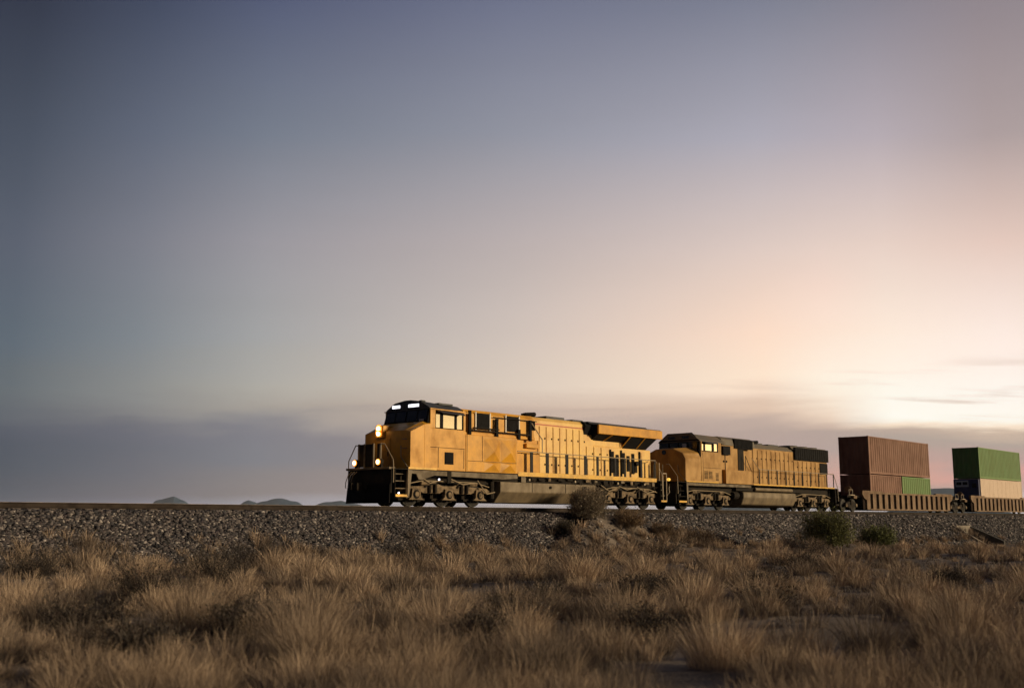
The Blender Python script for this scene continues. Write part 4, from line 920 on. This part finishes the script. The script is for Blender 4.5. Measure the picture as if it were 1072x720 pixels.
# keep the mounds apart so that each one reads on its own
sel = []; 
for k in rng.permutation(len(x)):
    gap = (.70+.5*rng.random())*(1+dist[k]/60)
    if all((x[k]-x[m])**2+(y[k]-y[m])**2 > gap*gap for m in sel): sel.append(k)
x, y, f_, dist = x[sel], y[sel], f_[sel], dist[sel]; n = len(x)
size = (.50+.70*rng.random(n)**1.2)*(1-.22*(1-sst(7.5, 14, dist)))
toe = sst(27.5, 31.5, y)
Hh = .72*size*(1-.30*toe)*(1-.22*sst(48, 62, x))*(1-.38*(1-sst(7.5, 13, dist))); rad = .62*size
nb = np.clip(size*15000/(dist**.95), 170, 1900).astype(int); ws = np.clip(dist/8, .8, 9)
hue = np.clip(.75*fbm(x*.16+70, y*.2, 2)*rng.random(n)**.9+.30*(rng.random(n) < .15), 0, .95)
parts.append(tufts(x, y, rad, Hh, nb, hue, ws))
print('mounds', n)
# smaller tufts around them
x, y = scatter(9500, 120, 31.6); dist = np.hypot(x, y)
keep = rng.random(len(x)) < sst(.34, .55, clumpy(x, y))*(1-.98*bare(x, y))*(1-.8*sst(30, 31.6, y))
x, y, dist = x[keep], y[keep], dist[keep]; n = len(x)
parts.append(tufts(x, y, .16+.16*rng.random(n), (.22+.34*rng.random(n))*(1-.3*sst(48,62,x)), np.clip(2300/(dist**.95), 34, 280).astype(int), .05+.6*rng.random(n), np.clip(dist/8, .8, 9)))
# short dead grass and litter in the gaps
x, y = scatter(11800, 120, 31.4); dist = np.hypot(x, y)
keep = rng.random(len(x)) > .97*bare(x, y)+.25*(clumpy(x, y) < .45)
x, y, dist = x[keep], y[keep], dist[keep]; n = len(x)
parts.append(tufts(x, y, .18+.2*rng.random(n), .08+.16*rng.random(n)**1.5, np.clip(900/(dist**.85), 22, 130).astype(int), .62+.36*rng.random(n), np.clip(dist/7.5, .85, 9)*1.1))
# a broken fringe climbing the foot of the bank and the mound
x = 14+rng.random(150)*80; y = 30.9+rng.random(150)**2*1.6
x = np.r_[x, 38+rng.random(45)*12, 16.2+rng.normal(0,1.1,60), 24+rng.normal(0,1.2,50), 33+rng.normal(0,1.5,40), 49+rng.normal(0,2,70)]
y = np.r_[y, 29.4+rng.random(45)*1.8, 31.5+rng.normal(0,.5,60), 31.4+rng.normal(0,.4,50), 31.2+rng.normal(0,.4,40), 31+rng.normal(0,.8,70)]
dist = np.hypot(x, y); n = len(x)
parts.append(tufts(x, y, .16+.22*rng.random(n), .30+.42*rng.random(n), np.full(n, 90), .1+.6*rng.random(n), np.clip(dist/8, 1, 9)))
V, q, cc = merge(parts)
gr = npmesh('dry_grass', V, q, np.arange(0, len(q), 4), 'blade', cols=cc)
tag(gr, 'tan dry bunch grass covering the desert in front of the railway bank', 'grass', kind='stuff')
print('grass quads', len(q)//4)

def bush(loc, rx, h, n, tw, leafcol, nleaf, lsize, name, label, cat, group=None, up=.4, ws=1.0, dense=1.0):
    """many stemmed shrub: stems fork twice, fine twigs and small leaves spread through the crown"""
    x0, y0 = loc[0], loc[1]; z0 = float(loc[2]) if len(loc) > 2 else float(gz(x0, y0))
    T = tag(empty(name, (x0, y0, z0)), label, cat, group)
    rr = np.random.default_rng(int(abs(x0*97+y0*31))+5)
    lob = rr.random(8)*.45+.75
    def crown(m):
        a = rr.random(m)*math.tau; cz = rr.random(m)**.75*1.0
        u = (rr.random(m))**(.36)
        rad_ = u*np.sqrt(np.clip(1-(cz*1.02-.32)**2/1.02, .05, 1)); l = np.interp(a, np.linspace(0, math.tau, 9), np.r_[lob, lob[0]])
        px_ = np.cos(a)*rad_*rx*l; py_ = np.sin(a)*rad_*rx*l; pz_ = cz*h*(.80+.28*l*rr.random(m))
        return np.stack([px_, py_, pz_*np.sqrt(np.clip(1-.55*(rad_)**3, .2, 1))], -1)
    tips = crown(n)
    b0 = np.c_[rr.normal(0, rx*.07, n), rr.normal(0, rx*.07, n), np.zeros(n)-.03]
    mid1 = b0+(tips-b0)*.38+rr.normal(0, .05*rx, (n,3))+np.array([0,0,h*.05]); mid2 = b0+(tips-b0)*.72+rr.normal(0, .045*rx, (n,3))+np.array([0,0,h*.04])
    P = np.stack([b0, mid1, mid2, tips], 1); wd = .011*ws*np.array([1,.7,.4,.15])[None]*(.5+rr.random((n,1)))
    col = np.array(tw)[None]*(.6+.8*rr.random((n,1)))
    v1 = ribbons(P, wd, col)
    # twigs
    m = n*int(14*dense); src = rr.integers(0, n, m); s_ = .35+.65*rr.random((m,1)); st_ = np.where(s_ < .72, mid1[src]+(mid2[src]-mid1[src])*((s_-.35)/.37), mid2[src]+(tips[src]-mid2[src])*((s_-.72)/.28))
    dr = rr.normal(0, 1, (m,3)); dr[:,2] = np.abs(dr[:,2])*up+dr[:,2]*(1-up); dr += (st_/np.array([rx,rx,h]))*.9; dr /= np.linalg.norm(dr, axis=1)[:,None]
    L = (.07+.16*rr.random((m,1)))*min(1.6, h/.8+.3)
    P2 = np.stack([st_, st_+dr*L*.5+rr.normal(0,.02,(m,3)), st_+dr*L], 1)
    P2[...,2] = np.maximum(P2[...,2], -.02)
    v2 = ribbons(P2, .0042*ws*np.array([1,.7,.3])[None]*(.6+.8*rr.random((m,1))), np.array(tw)[None]*(.7+.9*rr.random((m,1))))
    V, q, cc = merge([v1, v2]); npmesh('branches', V, q, np.arange(0, len(q), 4), 'twig', cols=cc, parent=T)
    if nleaf:
        src = rr.integers(0, m, nleaf); p = P2[src, 2]*(.85+.15*rr.random((nleaf,1)))+rr.normal(0, .02, (nleaf,3)); p[:,2] = np.maximum(p[:,2], .0)
        dr = rr.normal(0, 1, (nleaf,3)); dr[:,2] = np.abs(dr[:,2])*.7; dr /= np.linalg.norm(dr, axis=1)[:,None]; l = lsize*(.6+.8*rr.random((nleaf,1)))
        P3 = np.stack([p, p+dr*l*.5, p+dr*l], 1)
        V, q, cc = ribbons(P3, (l*.22)*np.array([.5,1,.2])[None], np.array(leafcol)[None]*(.55+.9*rr.random((nleaf,1))))
        npmesh('foliage', V, q, np.arange(0, len(q), 4), 'twig', cols=cc, parent=T)
    return T
TW = (.13,.10,.07)
bush((43.0, D-2.95), 1.30, 1.62, 640, (.25,.205,.155), (.29,.245,.185), 12000, .08, 'round_bush', 'tall round grey brown bush on the dirt mound in front of the lead locomotive', 'bush', up=.2, ws=1.25, dense=1.2)
bush((44.6, D-4.35), 1.05, .92, 300, (.22,.155,.10), (.25,.18,.11), 3200, .07, 'dry_bush', 'reddish tan dry bush just right of and below the round grey bush', 'bush', ws=1.2)
bush((40.1, D-3.9), .62, .62, 180, (.08,.066,.055), (.08,.07,.05), 2200, .06, 'dark_bush', 'small dark rounded bush on the left flank of the dirt mound', 'bush', ws=1.1)
bush((46.6, D-5.0), .9, .8, 240, (.17,.12,.085), (.20,.15,.09), 2400, .06, 'dry_bush', 'low brown bush at the right foot of the dirt mound', 'bush', ws=1.2)
bush((49.6, D-5.2), 1.2, .95, 280, (.14,.10,.075), (.16,.12,.08), 2600, .07, 'dry_bush', 'wide brown bush in the grass, right of the dirt mound', 'bush', ws=1.3)
bush((56.2, 26.9), 1.75, 2.25, 520, (.10,.10,.05), (.22,.225,.095), 19000, .10, 'green_bush', 'large dark green bush at the foot of the bank below the second locomotive', 'bush', ws=1.4, dense=1.1)
bush((60.4, 25.9), 1.35, 1.45, 340, (.10,.10,.05), (.18,.20,.075), 9500, .09, 'green_bush', 'low dark green bush just right of the large green one', 'bush', ws=1.4)
dk = [(9.6,8.9,.42,.36),(11.2,9.9,.62,.50),(12.3,8.5,.5,.36),(8.3,11.8,.5,.42),(7.2,13.8,.6,.42),(10.9,18.6,.8,.6),(14.3,21.5,.8,.6),(22.5,17.6,.9,.55),(26.5,20.5,1.0,.65),(18.6,13.0,.6,.42),
      (21.5,11.6,.5,.4),(30.5,15.5,.8,.5),(12.9,27.5,.8,.6),(17.5,26.5,.9,.7),(27,28.8,1.1,.8),(36,24,1.0,.7),(20.3,28.9,1.0,.75),(16.6,9.0,.45,.34),(25.4,9.3,.5,.36),(6.3,10.9,.5,.35),(44,22,1.0,.6),(14.8,12.6,.6,.45)]
for x, y, r_, h_ in dk:
    bush((x, y), r_*1.35, h_*1.3, 130, (.075,.062,.054), (.085,.07,.058), 3000, .04, 'low_shrub', 'low dark dry shrub half hidden among the tan bunch grass', 'shrub', 'dark shrubs among the grass', ws=.8)

# ------------------------------------------------------------------ evening haze
b = MB((0,0,0)); b.box(-24500, 24500, -24500, 24500, -6, 260); hz = b.build('haze', 'hill'); hz.data.materials.clear()
hm = bpy.data.materials.new('haze_air'); hm.use_nodes = True; t_ = hm.node_tree; t_.nodes.clear()
pv = t_.nodes.new('ShaderNodeVolumePrincipled'); pv.inputs['Color'].default_value = (.72,.82,1.0,1); pv.inputs['Density'].default_value = 4.5e-5; pv.inputs['Anisotropy'].default_value = 0
om = t_.nodes.new('ShaderNodeOutputMaterial'); t_.links.new(pv.outputs[0], om.inputs['Volume']); hz.data.materials.append(hm)
tag(hz, 'thin pale evening haze over the desert', 'haze', kind='stuff')
